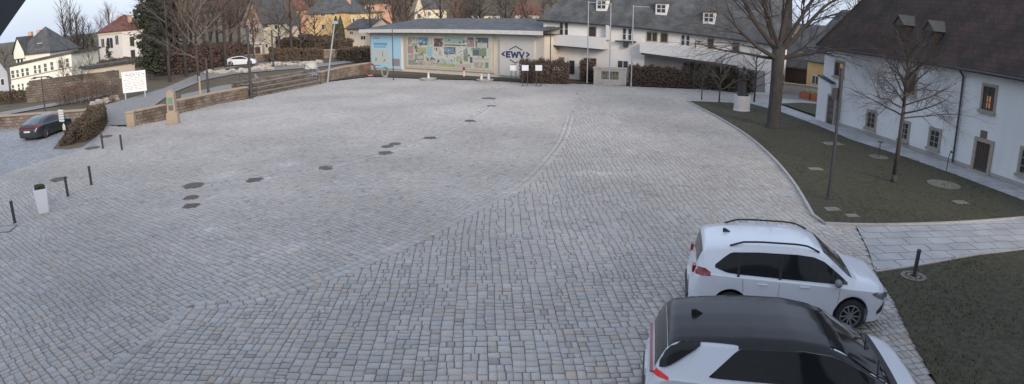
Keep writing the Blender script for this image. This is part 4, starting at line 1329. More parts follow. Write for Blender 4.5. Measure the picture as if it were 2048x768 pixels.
tree_spots = [
    # px, base row, distance, height, kind, label, z override
    (350, 140, 95, 15, 0, 'bare tree close behind the second pine'),
    (385, 140, 100, 16, 2, 'bare tree between the two trees nearest the pine'),
    (438, 130, 118, 18, 0, 'bare tree far back left of the gabled house'),
    (466, 128, 112, 17, 1, 'bare tree just left of the top of the dark mast'),
    (508, 118, 100, 9, 1, 'low bare tree in front of the beige gable'),
    (338, 150, 82, 13, 0, 'bare tree at the right edge of the tall dark pine'),
    (372, 150, 88, 15, 1, 'tall bare tree right of the pine, second from it'),
    (398, 160, 78, 11, 2, 'thin bare tree standing above the wall of the stone stele'),
    (425, 140, 92, 15, 0, 'bare tree left of the dark steel mast'),
    (452, 140, 98, 17, 1, 'tall bare tree behind the dark steel mast'),
    (480, 130, 104, 15, 2, 'bare tree touching the beige gabled house on its left'),
    (358, 135, 105, 17, 2, 'bare tree high up the slope behind the pine'),
    (412, 130, 112, 18, 1, 'tallest bare tree in the clump left of the gabled house'),
    (533, 110, 128, 14, 0, 'bare tree between gabled house and yellow cottage'),
    (583, 118, 105, 15, 1, 'bare tree in the gap left of the big yellow house'),
    (602, 115, 108, 10, 2, 'low bare tree in front of the yellow house, left side'),
    (632, 115, 104, 8, 0, 'small bare tree below the first windows of the yellow house'),
    (668, 112, 112, 7, 2, 'small bare tree left of the twin cypresses'),
    (560, 118, 102, 9, 0, 'bushy bare tree in front of the yellow cottage'),
    (786, 90, 112, 14, 1, 'tall bare tree rising behind the poster end of the hall'),
    (812, 90, 118, 15, 0, 'bare tree with pale trunk left of the cream gable'),
    (882, 90, 122, 15, 2, 'bare tree right of the cream gabled house on the hill'),
    (912, 90, 118, 14, 1, 'bare tree above the middle of the hall roof'),
    (960, 90, 125, 13, 0, 'bare tree in front of the long cream hill house'),
    (1010, 90, 118, 14, 2, 'bare tree above the logo end of the hall'),
    (1052, 90, 112, 13, 1, 'bare tree close to the left hip of the white terrace roof'),
    (742, 95, 120, 12, 2, 'bare tree left of the hall above the small house'),
    (12, 150, 190, 9, 0, 'round bare tree on the horizon at the left edge'),
    (48, 130, 210, 9, 2, 'bare tree behind the roof of the dark roofed house'),
    (186, 120, 175, 10, 0, 'bare tree left of the white villa'),
    (222, 90, 215, 15, 1, 'tall bare tree behind the white villa'),
    (205, 90, 225, 13, 2, 'pale bare tree behind the left end of the villa roof'),
    (150, 190, 84, 3.5, 2, 'small bare bush tree on the rubble wall terrace'),
    (168, 188, 80, 4, 0, 'bare shrub tree beside the low shed'),
    (128, 170, 96, 5, 1, 'bare tree in front of the right end of the low white building'),
    (182, 160, 100, 6, 2, 'bare tree left of the shed with the dark opening'),
    (1710, 130, 120, 16, 1, 'distant bare tree against the pale sky right of the big tree'),
    (1600, 130, 130, 15, 0, 'distant bare tree seen through the branches of the big tree'),
    (1440, 170, 52, 4.2, 2, 'leafless shrub tree left of the dark statue'),
    (1510, 175, 54, 5.0, 0, 'leafless shrub tree right behind the dark statue'),
    (1405, 168, 53, 3.6, 0, 'leafless shrub tree under the right balcony'),
]
PR = []
for k, (sd, h, nl, mm) in enumerate(((5, 12, 12, M_twig), (8, 12, 14, M_twig2), (13, 12, 11, M_greenbark))):
    T = proto_bare(sd, h, 1., nl, e0=(.35, .75, .5)[k])
    p = T.make('bare_tree', 'x', 'tree', (0, 0, 0), M_bark, mm, GT)
    PR.append(p)
used = set()
for i, (x, by, d, h, k, lab) in enumerate(tree_spots):
    p = far(x, by, d)
    z = gz_(p)
    loc = (p.x, p.y, z)
    if k not in used:
        o = PR[k]; o.location = loc; o.rotation_euler = (0, 0, i * 1.3); o.scale = (h / 12,) * 3; o['label'] = lab; used.add(k)
    else: dup(PR[k], loc, i * 1.3, lab, h / 12)
# far wood on the hill: more trees than anyone would count
wood = MB()
rr = random.Random(9)
def cheap_tree(mb, p, h):
    mb.tube((p[0], p[1], p[2] - 1), (p[0], p[1], p[2] + h * .8), .2, .05, 3, cap=False)
    for k in range(26):
        a = rr.uniform(0, 6.28); e = rr.uniform(.3, 1.3); z0 = h * rr.uniform(.25, .75)
        L = h * rr.uniform(.18, .34)
        q0 = Vector((p[0], p[1], p[2] + z0)); q1 = q0 + Vector((math.cos(a) * math.cos(e), math.sin(a) * math.cos(e), math.sin(e))) * L
        mb.tube(q0, q1, .07, .03, 3, cap=False)
        for j in range(3):
            q2 = q1 + Vector((rr.gauss(0, 1), rr.gauss(0, 1), rr.gauss(.6, .8))) * L * .25
            mb.tube(q0.lerp(q1, rr.uniform(.4, 1)), q2, .045, .02, 3, cap=False)
for k in range(330):
    az = rr.uniform(-.56, .42); d = rr.uniform(160, 390)
    x, y = d * math.sin(az), d * math.cos(az)
    cheap_tree(wood, (x, y, tz(x, y)), rr.uniform(8, 14))
o = wood.build('far_wood', M_twig); tag(o, 'brown leafless wood covering the hillside behind the houses', 'wood', kind='stuff')
# twin poplars at far left
def poplar(seed, h):
    T = Tree(seed, 3)
    for j, (ox, lean) in enumerate(((-.5, -.05), (.6, .04), (1.6, .10))):
        hh = h * (1, .95, .8)[j]
        T.trunk.tube((ox * .4, 0, -1), (ox + lean * hh, 0, hh), .32, .05, 7)
        for k in range(46):
            f = rr.uniform(.16, .95)
            a = rr.uniform(0, 6.28); e = rr.uniform(.75, 1.15)
            base = Vector((ox * .4, 0, 0)).lerp(Vector((ox + lean * hh, 0, hh)), f)
            T.branch(base, (math.cos(a) * math.cos(e), math.sin(a) * math.cos(e), math.sin(e)), h * .26 * (1.15 - f * .7), .07, 1, [(1,) * 6, (7, .5, .5, 4, .03, .1), (4, .55, .6, 2, .02, .12)])
    return T
p = far(138, 105, 150)
poplar(31, 17).make('poplar', 'tall leafless poplar with several upright stems behind the low white building', 'tree', (p.x, p.y, gz_(p)), M_bark, M_twig)
p = far(163, 105, 160)
poplar(37, 13).make('poplar', 'shorter leafless poplar on the right side of the tall poplar', 'tree', (p.x, p.y, gz_(p)), M_bark, M_twig)
# conifers
def place_conifer(name, lab, x, by, d, h, w_, seed, m=M_con, n=5200, shape=1., cat='tree', grp=None):
    tr, fo = conifer(seed, h, w_, n, shape)
    p = far(x, by, d)
    t = thing(name, lab, cat, (p.x, p.y, gz_(p)), 0, grp)
    tr.build('trunk', M_bark, t); fo.build('crown', m, t)
    return t
place_conifer('pine_tree', 'large dark pine with ragged crown right of the white villa', 303, 140, 88, 12, 2.5, 1, n=6500, shape=.45)
place_conifer('pine_tree', 'dark pine standing right of and behind the largest pine', 335, 140, 98, 14, 3.4, 2, n=8000, shape=.5)
place_conifer('spruce_tree', 'dark spruce at the left corner of the white villa', 187, 118, 160, 7, 1.8, 3, n=3000)
place_conifer('spruce_tree', 'small pointed spruce in front of the white villa facade', 218, 118, 150, 5.4, 1.3, 4, n=2500)
place_conifer('spruce_tree', 'dark spruce beside the left pole of the low white building', 101, 118, 140, 6.5, 1.6, 5, n=2500)
place_conifer('thuja', 'small conical thuja against the low white building', 104, 165, 108, 2.6, .6, 6, n=1200)
def cypress(x, by, d, h, w_, seed, lab):
    rr2 = random.Random(seed); fo = MB(); tr = MB()
    tr.tube((0, 0, -1), (0, 0, h * .9), .12, .03, 6)
    for k in range(2600):
        z = h * rr2.uniform(.02, 1) ; w2 = w_ * (1 - (z / h) ** 3) * (.75 + .25 * min(1, z / h * 5))
        a = rr2.uniform(0, 6.28); q = w2 * math.sqrt(rr2.uniform(.3, 1.05))
        p = Vector((math.cos(a) * q, math.sin(a) * q, z)); u = Vector((rr2.gauss(0, .4), rr2.gauss(0, .4), 1)).normalized(); v = u.orthogonal().normalized()
        v.rotate(Matrix.Rotation(rr2.uniform(0, 6.28), 3, u)); s_ = .28
        fo.poly([p - u * s_, p + v * s_ * .45, p + u * s_, p - v * s_ * .45])
    p = far(x, by, d)
    t = thing('cypress', lab, 'tree', (p.x, p.y, gz_(p)), 0, 'twin columnar evergreens')
    tr.build('trunk', M_bark, t); fo.build('crown', M_con2, t)
cypress(673, 86, 138, 6.4, .85, 1, 'left one of two columnar evergreens before the large yellow house')
cypress(682, 86, 137, 6.4, .85, 2, 'right one of two columnar evergreens before the large yellow house')

# ------------------------------------------------------------------ hedges and shrubs
def hedge(name, lab, pts, wd, hts, n, m, cat='hedge', grp=None, stems=M_twig, leaf=.07, lean=0):
    n = int(n * 1.5)
    """clipped or loose hedge along a line of plan points: leaves through its volume, stems inside"""
    o = Vector((pts[0][0], pts[0][1], 0))
    P = [Vector((p[0], p[1], 0)) - o for p in pts]
    seglen = [(b - a).length for a, b in zip(P, P[1:])]
    tot = sum(seglen)
    rr2 = random.Random(int(tot * 1000))
    fo = MB(); st_ = MB()
    def pos(s_):
        for i, l in enumerate(seglen):
            if s_ <= l or i == len(seglen) - 1:
                f = s_ / l
                d = (P[i + 1] - P[i]).normalized()
                return P[i].lerp(P[i + 1], f), Vector((-d.y, d.x, 0)), i + f
            s_ -= l
    for k in range(n):
        c, nn, f = pos(rr2.uniform(0, tot))
        i = min(int(f), len(hts) - 2); g = f - i
        h = hts[i] * (1 - g) + hts[i + 1] * g
        h *= .92 + .05 * math.sin(f * 9) + .04 * math.sin(f * 23 + 1) + rr2.uniform(-.08, .07)
        side = rr2.uniform(-1, 1)
        z = h * rr2.uniform(.03, 1)
        if rr2.random() < .22: z = h * rr2.uniform(.86, 1.04)
        elif rr2.random() < .5: side = math.copysign(rr2.uniform(.8, 1.05), side)
        p = c + nn * (side * wd / 2) + Vector((rr2.gauss(0, .05), rr2.gauss(0, .05), z))
        u = Vector((rr2.gauss(0, 1), rr2.gauss(0, 1), rr2.gauss(0, 1))).normalized(); v = u.orthogonal().normalized()
        s_ = leaf * rr2.uniform(.6, 1.4)
        fo.poly([p - u * s_, p + v * s_ * .7, p + u * s_, p - v * s_ * .7])
    for k in range(int(tot * 22)):
        c, nn, f = pos(rr2.uniform(0, tot))
        i = min(int(f), len(hts) - 2); h = hts[i]
        p = c + nn * rr2.uniform(-.35, .35) * wd
        q = p + Vector((rr2.gauss(0, .15), rr2.gauss(0, .15), h * rr2.uniform(.7, 1.14)))
        st_.tube(p, q, .018, .006, 3, cap=False)
    t = thing(name, lab, cat, (o.x, o.y, .0), 0, grp)
    fo.build('foliage', m, t); st_.build('stems', stems, t)
    return t
def hh(px_, top, base): return zat(px_, top, at(px_, base))
hedge('hedge', 'brown clipped hedge in front of the left half of the terrace, beside white boxes', px((1040, 166), (1090, 167), (1138, 168)), .8, [hh(1040, 119, 166), hh(1090, 118, 167), hh(1138, 122, 168)], 5200, M_hedge2)
hedge('hedge', 'short brown hedge piece between glazed door and stone memorial', px((1160, 163), (1188, 164)), .9, [hh(1160, 121, 163), hh(1188, 124, 164)], 2200, M_hedge2)
hedge('hedge', 'low dark hedge behind the stone memorial', px((1190, 158), (1262, 161)), .7, [hh(1190, 128, 158), hh(1262, 131, 161)], 2600, M_hedge)
hedge('hedge', 'long reddish brown hedge right of the stone memorial under the balcony', px((1258, 168), (1310, 171), (1370, 175)), 1.2, [hh(1258, 130, 168), hh(1310, 131, 171), hh(1370, 138, 175)], 6500, M_hedge2)
hedge('hedge', 'dark overgrown shrub belt left of the statue reaching the balcony edge', px((1368, 174), (1420, 178), (1478, 184), (1560, 188)), 1.6, [hh(1368, 126, 174), hh(1420, 126, 178), hh(1478, 138, 184), hh(1560, 150, 188)], 15000, M_hedge, leaf=.10)
hedge('hedge', 'brown curved hedge in a bed beside the parked dark car', px((122, 290), (150, 286), (172, 277), (188, 264), (196, 248), (194, 238)), 1.3, [.25, 1.0, 1.25, 1.3, 1.25, 1.1], 9000, M_hedge, leaf=.06)
sheet('verge', px((106, 298), (135, 299), (165, 294), (190, 276), (202, 252), (196, 236), (150, 240), (120, 280)), .02, M_dirt)
hedge('hedge', 'dark hedge strip below the left end of the low white building', px((-10, 207), (30, 205), (56, 201)), 1.2, [1.3, 1.3, 1.2], 3000, M_hedge)
hedge('shrub', 'dark brown shrubbery below the large yellow house', px((560, 112), (620, 110), (700, 108)), 4, [2.8, 3.6, 2.6], 6000, M_hedge, cat='shrub', leaf=.2)
hedge('shrub', 'brown undergrowth on the bank left of the beige garage', px((330, 150), (400, 136), (470, 126), (492, 118)), 5, [3.2, 3.5, 3.2, 2.6], 8000, M_twig2, cat='shrub', leaf=.17)
hedge('shrub', 'reddish brown undergrowth below the pine and the white villa', px((150, 150), (200, 140), (280, 132), (335, 128)), 5, [1.3, 1.6, 1.6, 1.8], 7000, M_hedge, cat='shrub', leaf=.2)
hedge('shrub', 'bank of brown bushes right of the beige gabled house', px((540, 124), (600, 120), (640, 117)), 3, [2.2, 1.8, 1.6], 4000, M_hedge, cat='shrub', leaf=.16)
hedge('shrub', 'dark bushes between park slope and the left end of the hall', px((690, 118), (737, 124)), 3, [1.6, 2.2], 2800, M_hedge, cat='shrub', leaf=.14)
hedge('shrub', 'brown bushes on the terrace above the sandstone park wall', px((420, 122), (480, 115), (541, 108)), 3, [1.6, 1.8, 1.6], 3000, M_hedge, cat='shrub', leaf=.16)

# ------------------------------------------------------------------ walls, steps, stones
def wall(name, lab, pts, h, th=.45, m=None, cat='wall', cope=True, grp=None):
    o = Vector((pts[0][0], pts[0][1], 0))
    P = [Vector((p[0], p[1], 0)) - o for p in pts]
    t = thing(name, lab, cat, (o.x, o.y, 0), 0, grp)
    L, Rr = [], []
    for i, p in enumerate(P):
        d = ((P[min(i + 1, len(P) - 1)] - P[max(i - 1, 0)])).normalized(); n = Vector((-d.y, d.x, 0))
        L.append(p); Rr.append(p + n * th)
    hs = h if hasattr(h, '__len__') else [h] * len(P)
    mb = MB(); cp = MB()
    for i in range(len(P) - 1):
        a, b, c, d = L[i], L[i + 1], Rr[i + 1], Rr[i]
        za, zb = hs[i], hs[i + 1]
        n = len(mb.v)
        mb.v += [(a.x, a.y, -.3), (b.x, b.y, -.3), (c.x, c.y, -.3), (d.x, d.y, -.3), (a.x, a.y, za), (b.x, b.y, zb), (c.x, c.y, zb), (d.x, d.y, za)]
        for f in ((0, 1, 5, 4), (1, 2, 6, 5), (2, 3, 7, 6), (3, 0, 4, 7), (4, 5, 6, 7)): mb.f.append(tuple(n + q for q in f)); mb.m.append(0)
        if cope:
            m_ = int((b - a).length / .9) + 1
            for k in range(m_):
                f0, f1 = k / m_, (k + .97) / m_
                qa, qb, qc, qd = a.lerp(b, f0), a.lerp(b, f1), d.lerp(c, f1), d.lerp(c, f0)
                e = (a - d).normalized() * .05
                z_ = za + (zb - za) * (f0 + f1) / 2
                cp.prism([(q.x + s_ * e.x, q.y + s_ * e.y) for q, s_ in ((qa, 1), (qb, 1), (qc, -1), (qd, -1))], z_ + .005, z_ + .11)
    mb.build('masonry', m or M_sand, t)
    if cope: cp.build('coping', M_weatherstone, t)
    return t
M_weatherstone = mat('weathered_sandstone', (.40, .31, .22), .9, (.30, .25, .19), 1.5, .8, .3)
wall('sandstone_wall', 'low sandstone wall joining the small pillar and the tall stele', px((272, 250), (335, 237)), [.9, .95])
wall('sandstone_wall', 'long low sandstone wall from the tall stele to the dark mast', px((360, 224), (440, 206), (498, 195)), [.85, .85, .85])
wall('sandstone_wall', 'sandstone wall right of the timber seating steps', px((645, 165), (690, 155), (742, 147)), [1.0, 1.1, 1.15])
wall('sandstone_wall', 'curved sandstone wall behind the parked dark car and the hedge', smooth_line(px((-60, 262), (40, 256), (130, 250), (180, 246), (202, 238), (205, 226)), 4), .95)
wall('rubble_wall', 'rubble retaining wall below the low white building', px((54, 205), (150, 194), (246, 186)), [1.6, 1.7, 1.5], .5, M_rubble, cope=False)
wall('rubble_wall', 'upper rubble wall on the slope left of the white signboard', px((60, 188), (150, 176), (240, 164)), [1.6, 1.6, 1.5], .5, M_rubble, cope=False)
wall('sandstone_wall', 'orange sandstone retaining wall in the park behind the mast', px((418, 134), (480, 126), (545, 120)), [1.25, 1.2, .9], .5)
wall('sandstone_wall', 'low sandstone wall on the slope below the yellow houses', px((648, 116), (700, 112), (738, 112)), [1.2, 1.1, .9], .5)
# grass banks behind the low walls
# timber seating steps
ff = Fac(at(513, 193), at(641, 168))
bt = thing('seating_steps', 'three tiers of weathered timber seating steps below the mast', 'seating steps', ff.A, ff.rz)
for k in range(3):
    z = .34 * (k + 1)
    MB().box(0, ff.L, k * .62, k * .62 + .55, z - .32, z - .06).build('riser', M_rubble, bt)
    mb = MB()
    for j in range(4): mb.box(-.05, ff.L + .05, k * .62 + j * .15 - .06, k * .62 + j * .15 + .07, z - .055, z + .01)
    mb.build('bench_board', M_weather, bt)
MB().box(-.5, ff.L + .6, 2.0, 2.5, -.3, 1.25).build('back_wall', M_sand, bt)
for a in (0, ff.L):
    mb = MB()
    mb.tube((a, -.05, 0), (a, -.05, .9), .03).tube((a, -.05, .9), (a, 1.9, 1.9), .03).tube((a, 1.9, 1.9), (a, 1.9, 1.1), .03)
    mb.build('side_rail', M_metal, bt)
# boulders of the river park
bo = None
spots = [(418 + k * 9.5 + R.uniform(-2, 2), 149 - k * .75 + R.uniform(-2, 2)) for k in range(14)] + [(525 + k * 11 + R.uniform(-3, 3), 134 - k * .6 + R.uniform(-1.5, 1.5)) for k in range(11)] + [(198, 206), (212, 204), (228, 200), (186, 209)]
for i, (x, y) in enumerate(spots):
    p = at(x, y)
    sz = R.uniform(.28, .55)
    lab = 'pale boulder, number unknown'
    if i < 14: side = 'lower boulder row in the park'; k_, n_ = i, 14
    elif i < 25: side = 'upper boulder row left of the pale dome'; k_, n_ = i - 14, 11
    else: side = 'boulders below the white signboard'; k_, n_ = i - 25, 4
    ordn = ['leftmost', 'second from left', 'third from left', 'fourth from left', 'fifth from left', 'sixth from left', 'seventh from left', 'eighth from left', 'ninth from left', 'tenth from left', 'eleventh from left', 'twelfth from left', 'thirteenth from left', 'rightmost'][k_ if k_ < n_ - 1 else 13]
    o = MB().blob((0, 0, sz * .3), (sz * 1.3, sz, sz * .75), i).build('boulder', M_rock)
    o.location = (p.x, p.y, 0)
    tag(o, 'pale boulder, %s of the %s' % (ordn, side), 'boulder', 'boulders in the river park')
# stele and pillar ----------------------------------------------------------
c = at(347, 247)
t = thing('stone_stele', 'tall sandstone stele with a green plaque over a dark plaque', 'monument', c, rad(14))
MB().slab([(-.44, 0), (.44, 0), (.40, .75), (.30, .78), (.27, 2.05), (.15, 2.3), (-.15, 2.3), (-.27, 2.05), (-.30, .78), (-.40, .75)], -.28, .28).build('shaft', M_weatherstone, t, bevel=.03)
MB().box(-.17, .15, -.33, -.281, 1.42, 1.82).build('plaque', mat('bronze_green', (.10, .22, .17), .6, (.16, .28, .2), 8), t)['label'] = 'green patinated upper plaque'
MB().box(-.16, .16, -.32, -.281, .95, 1.28).build('plaque', M_iron, t)['label'] = 'dark lower plaque'
c = at(264, 252)
t = thing('stone_pillar', 'short square sandstone pillar at the end of the low wall', 'pillar', c, rad(14))
MB().box(-.30, .30, -.28, .28, 0, .92).build('shaft', M_weatherstone, t, bevel=.03)
MB().box(-.34, .34, -.32, .32, .925, 1.03).build('cap', M_weatherstone, t, bevel=.03)
c = at(232, 205)
# memorial block in front of the hedge ---------------------------------------
fm = Fac(at(1187, 168), at(1252, 170))
hm = fm.uv(1220, 138)[1]
t = thing('stone_memorial', 'wide grey stone memorial with a dark relief panel before the hedge', 'monument', fm.A, fm.rz)
x0, x1, z0, z1 = fm.rect(1203, 143, 1237, 159)
mb = MB(); mb.box(0, x0, 0, .7, -.1, hm).box(x1, fm.L, 0, .7, -.1, hm).box(x0, x1, 0, .7, -.1, z0).box(x0, x1, 0, .7, z1, hm)
mb.build('block', M_conc, t)
MB().box(x0, x1, .12, .6, z0, z1).build('relief_ground', M_rubble, t)
mb = MB()
for k in range(7):
    a = x0 + (x1 - x0) * (k + .5) / 7; q = random.Random(k).uniform(.5, .8)
    mb.blob((a, .10, z0 + (z1 - z0) * q * .5), (.09, .05, (z1 - z0) * q * .5), k, rough=.1)
    mb.blob((a, .09, z0 + (z1 - z0) * (q + .05)), (.06, .05, .07), k + 9, rough=.05)
mb.build('relief_figures', M_damp, t)
MB().box(-.08, fm.L + .08, -.06, .76, hm + .002, hm + .12).build('cap', M_conc, t)

# ------------------------------------------------------------------ street furniture
def bollard(px_, base, lab, lean=None, first=[None]):
    c = at(px_, base)
    if first[0] is None:
        t = thing('bollard', lab, 'bollard', c, 0, 'steel bollards')
        MB().lathe([(.06, -.02), (.06, .76), (.055, .77)], 14).build('post', M_metal, t)
        MB().lathe([(.063, .772), (.066, .80), (.066, .84), (.05, .86)], 14).build('cap', M_metal, t)
        first[0] = t
    else: dup(first[0], c, 0, lab)
bollard(30, 446, 'leftmost dark bollard, nearest the left edge of the photo')
bollard(136, 393, 'dark bollard right of the white planter')
bollard(183, 370, 'dark bollard beyond the planter, third from the left edge')
bollard(206, 297, 'far dark bollard at the end of the curved hedge')
bollard(244, 300, 'far dark bollard, rightmost of the row on the left')
bollard(1827, 557, 'lone dark bollard standing in a paved ring on the lawn by the white car')
c = at(88, 424)
t = thing('planter', 'tall square white planter with small plants between the bollards', 'planter', c, rad(38))
mb = MB()
h_ = .95
a_, b_ = .21, .27
n = len(mb.v)
mb.v += [(-a_, -a_, 0), (a_, -a_, 0), (a_, a_, 0), (-a_, a_, 0), (-b_, -b_, h_), (b_, -b_, h_), (b_, b_, h_), (-b_, b_, h_), (-b_ + .04, -b_ + .04, h_), (b_ - .04, -b_ + .04, h_), (b_ - .04, b_ - .04, h_), (-b_ + .04, b_ - .04, h_), (-b_ + .04, -b_ + .04, h_ - .1), (b_ - .04, -b_ + .04, h_ - .1), (b_ - .04, b_ - .04, h_ - .1), (-b_ + .04, b_ - .04, h_ - .1)]
for f in ((0, 1, 5, 4), (1, 2, 6, 5), (2, 3, 7, 6), (3, 0, 4, 7), (3, 2, 1, 0), (4, 5, 9, 8), (5, 6, 10, 9), (6, 7, 11, 10), (7, 4, 8, 11), (8, 9, 13, 12), (9, 10, 14, 13), (10, 11, 15, 14), (11, 8, 12, 15)): mb.f.append(f); mb.m.append(0)
mb.build('pot', M_planter, t, bevel=.008)
MB().box(-b_ + .042, b_ - .042, -b_ + .042, b_ - .042, h_ - .16, h_ - .07).build('soil', M_dirt, t)
mb = MB(); rr = random.Random(2)
for k in range(420):
    p = Vector((rr.uniform(-.2, .2), rr.uniform(-.2, .2), h_ - .06 + rr.uniform(0, .2)))
    u = Vector((rr.gauss(0, 1), rr.gauss(0, 1), rr.gauss(.6, .5))).normalized(); v = u.orthogonal()
    mb.poly([p - u * .035, p + v * .02, p + u * .035, p - v * .02])
mb.build('plants', M_con2, t)

def straight_pole(name, lab, cat, base, top_px, r0, r1, m, grp=None, extra=None, d=None):
    c = base
    z = zat(top_px[0], top_px[1], c)
    t = thing(name, lab, cat, c, 0, grp)
    MB().lathe([(r0 * 1.3, 0), (r0 * 1.3, .25), (r0, .3), (r1, z)], 10).build('pole', m, t)
    if extra: extra(t, z)
    return t, z
def lamp_T(arm, m=M_metal, w1=.22):
    def f(t, z):
        MB().box(-arm, arm, -.05, .05, z - .03, z + .05).build('arm', m, t)
        for s_ in (-1, 1): MB().box(s_ * arm - w1 * s_, s_ * arm + w1 * s_, -.12, .12, z - .10, z - .031).build('lamp_head', m, t)
    return f
def lamp_L(arm, s_=1, m=M_metal):
    def f(t, z):
        MB().box(-.04, arm * s_, -.04, .04, z - .04, z + .04).build('arm', m, t)
        MB().box((arm - .35) * s_, (arm + .12) * s_, -.1, .1, z - .11, z - .041).build('lamp_head', m, t)
    return f
straight_pole('street_lamp', 'dark twin-arm street lamp left of the parked dark car', 'street lamp', at(93, 243), (84.5, 154), .07, .045, M_metal, extra=lamp_T(.85))
straight_pole('street_lamp', 'dark twin-arm street lamp in front of the left end of the white terrace', 'street lamp', at(1100, 165), (1103, 54), .06, .04, M_metal, extra=lamp_T(.42))
straight_pole('street_lamp', 'dark single-arm street lamp in front of the right balcony', 'street lamp', at(1387, 178), (1391, 82), .06, .045, M_metal, extra=lamp_L(.5))
def banner(arm, s_, y0=0):
    def f(t, z):
        MB().tube((0, 0, z - .04), (arm * s_, 0, z - .04), .035).build('arm', M_galv, t)
        MB().lathe([(.07, z + .0), (.07, z + .05), (.02, z + .08)], 8).build('cap', M_galv, t)
    return f
straight_pole('flagpole', 'pale banner pole left of the stone memorial, arm pointing right', 'flagpole', at(1174, 167), (1177, 4), .06, .045, M_galv, 'banner poles with arms', banner(1.1, 1))
straight_pole('flagpole', 'pale banner pole above the stone memorial, arm pointing left', 'flagpole', at(1218, 172), (1222, 8), .06, .045, M_galv, 'banner poles with arms', banner(.9, -1))
straight_pole('flagpole', 'pale banner pole right of the stone memorial, arm pointing right', 'flagpole', at(1262, 173), (1267.5, 12), .06, .045, M_galv, 'banner poles with arms', banner(1.5, 1))
straight_pole('mast', 'thick dark steel mast at the left end of the seating steps', 'mast', at(503, 197), (491, 50), .13, .11, M_metal)
c = at(655, 166)
t = thing('floodlight_mast', 'leaning pale lamp mast at the right end of the seating steps', 'street lamp', c)
zz = zat(669, 47, c); dx_ = (669 - 657) / 1300 * math.hypot(c.x, c.y) + .35
MB().tube((0, 0, 0), (dx_, 0, zz), .10, .07, 10).build('pole', M_galv, t)
MB().box(dx_ - .15, dx_ + .35, -.15, .15, zz - .05, zz + .25).build('lamp_head', M_galv, t)
straight_pole('lamp_post', 'slim dark post rising in front of the blue poster', 'post', at(787, 160), (786, 58), .045, .04, M_metal)
straight_pole('mast', 'thin dark mast beside the yellow cottage', 'mast', far(546, 118, 92) * Vector((1, 1, 0)), (542, 60), .12, .1, M_metal)
straight_pole('mast', 'short stout dark pole behind the stele wall', 'mast', at(417, 186), (410, 116), .11, .1, M_metal)
straight_pole('wooden_post', 'short pale timber post behind the stele wall', 'post', at(401, 190), (399, 152), .10, .09, M_weatherstone)
# tall lamp post on the lawn
c = at(1656, 400)
z = zat(1683, 141, c)
t = thing('lamp_post', 'tall dark lamp post with a side box on the lawn left of the young tree', 'street lamp', (c.x, c.y, .04), rad(-25))
MB().lathe([(.13, 0), (.13, .04), (.075, .05), (.07, 2.2), (.06, z * .62)], 12).build('pole', M_metal, t)
MB().lathe([(.085, z * .62 + .002), (.085, z)], 12).build('lamp_tube', M_metal, t)
MB().lathe([(.10, z + .002), (.10, z + .05), (.03, z + .07)], 12).build('cap', M_metal, t)
zb = zat(1676, 190, c)
MB().box(-.30, -.09, -.1, .1, zb - .22, zb + .22).build('control_box', M_metal, t)
# small things on the lawn
c = at(1757, 316)
t = thing('bird_bath', 'small dark bird feeder dish on a stick over a stone slab', 'bird bath', (c.x, c.y, .07))
z = zat(1760, 288, c)
MB().tube((0, 0, 0), (0, 0, z), .025).build('stem', M_metal, t)
MB().lathe([(.03, z), (.17, z + .03), (.17, z + .06), (.10, z + .07)], 14).build('dish', M_metal, t)
c = at(1892, 347)
t = thing('garden_tap', 'thin curved metal standpipe behind the round paved pad', 'standpipe', (c.x, c.y, .05))
z = zat(1896, 303, c)
MB().path([(0, 0, 0), (0, 0, z * .6), (.05, 0, z * .85), (.10, 0, z), (.16, 0, z * .98)], .022).build('pipe', M_metal, t)
MB().box(.1, .2, -.03, .03, z * .9, z * .96).build('tap', M_metal, t)
c = at(1557, 212)
t = thing('litter_bin', 'small dark litter bin beside the trunk of the big tree', 'bin', c)
MB().lathe([(.22, 0), (.25, .7)], 12).build('body', M_metal, t); MB().lathe([(.27, .702), (.27, .76), (.12, .84)], 12).build('lid', M_metal, t)
# statue on the white pedestal ------------------------------------------------
c = at(1483, 222)
t = thing('statue', 'dark bronze standing figure on a white pedestal at the tip of the lawn', 'statue', c, rad(-10))
ph = zat(1484, 191, c)
MB().lathe([(.64, 0), (.64, .1), (.60, .12), (.58, ph)], 28).build('pedestal', M_pale, t)
M_bronze = mat('dark_bronze', (.035, .036, .035), .5, (.06, .065, .06), 5, .6, metal=.6)
sh = zat(1486, 132, c)
hsz = (sh - ph)
mb = MB()
mb.box(-.38, .38, -.36, .36, ph + .002, ph + .14)
secs = [(.30, .24, .14), (.29, .23, .3), (.24, .19, .55), (.23, .17, .95), (.20, .15, 1.2), (.26, .17, 1.5), (.28, .16, 1.66), (.10, .09, 1.76), (.085, .09, 1.80), (.12, .13, 1.88), (.125, .14, 1.98), (.09, .11, 2.07), (.02, .02, 2.12)]
k_ = hsz / 2.12
rows = []
for rx, ry, z in secs:
    rows.append([(rx * k_ * math.cos(a * .3927), ry * k_ * math.sin(a * .3927) + (-.03 if z > 1.85 else 0), ph + z * k_) for a in range(17)])
mb.grid(rows)
for s_ in (-1, 1):
    mb.tube((s_ * .26 * k_, 0, ph + 1.62 * k_), (s_ * .36 * k_, -.05, ph + 1.25 * k_), .075 * k_, .06 * k_, 8)
    mb.tube((s_ * .36 * k_, -.05, ph + 1.25 * k_), (s_ * .14 * k_, -.24, ph + 1.12 * k_), .06 * k_, .045 * k_, 8)
    mb.blob((s_ * .12 * k_, -.25, ph + 1.12 * k_), .055 * k_, 3, rough=.05)
mb.build('figure', M_bronze, t, smooth=True)
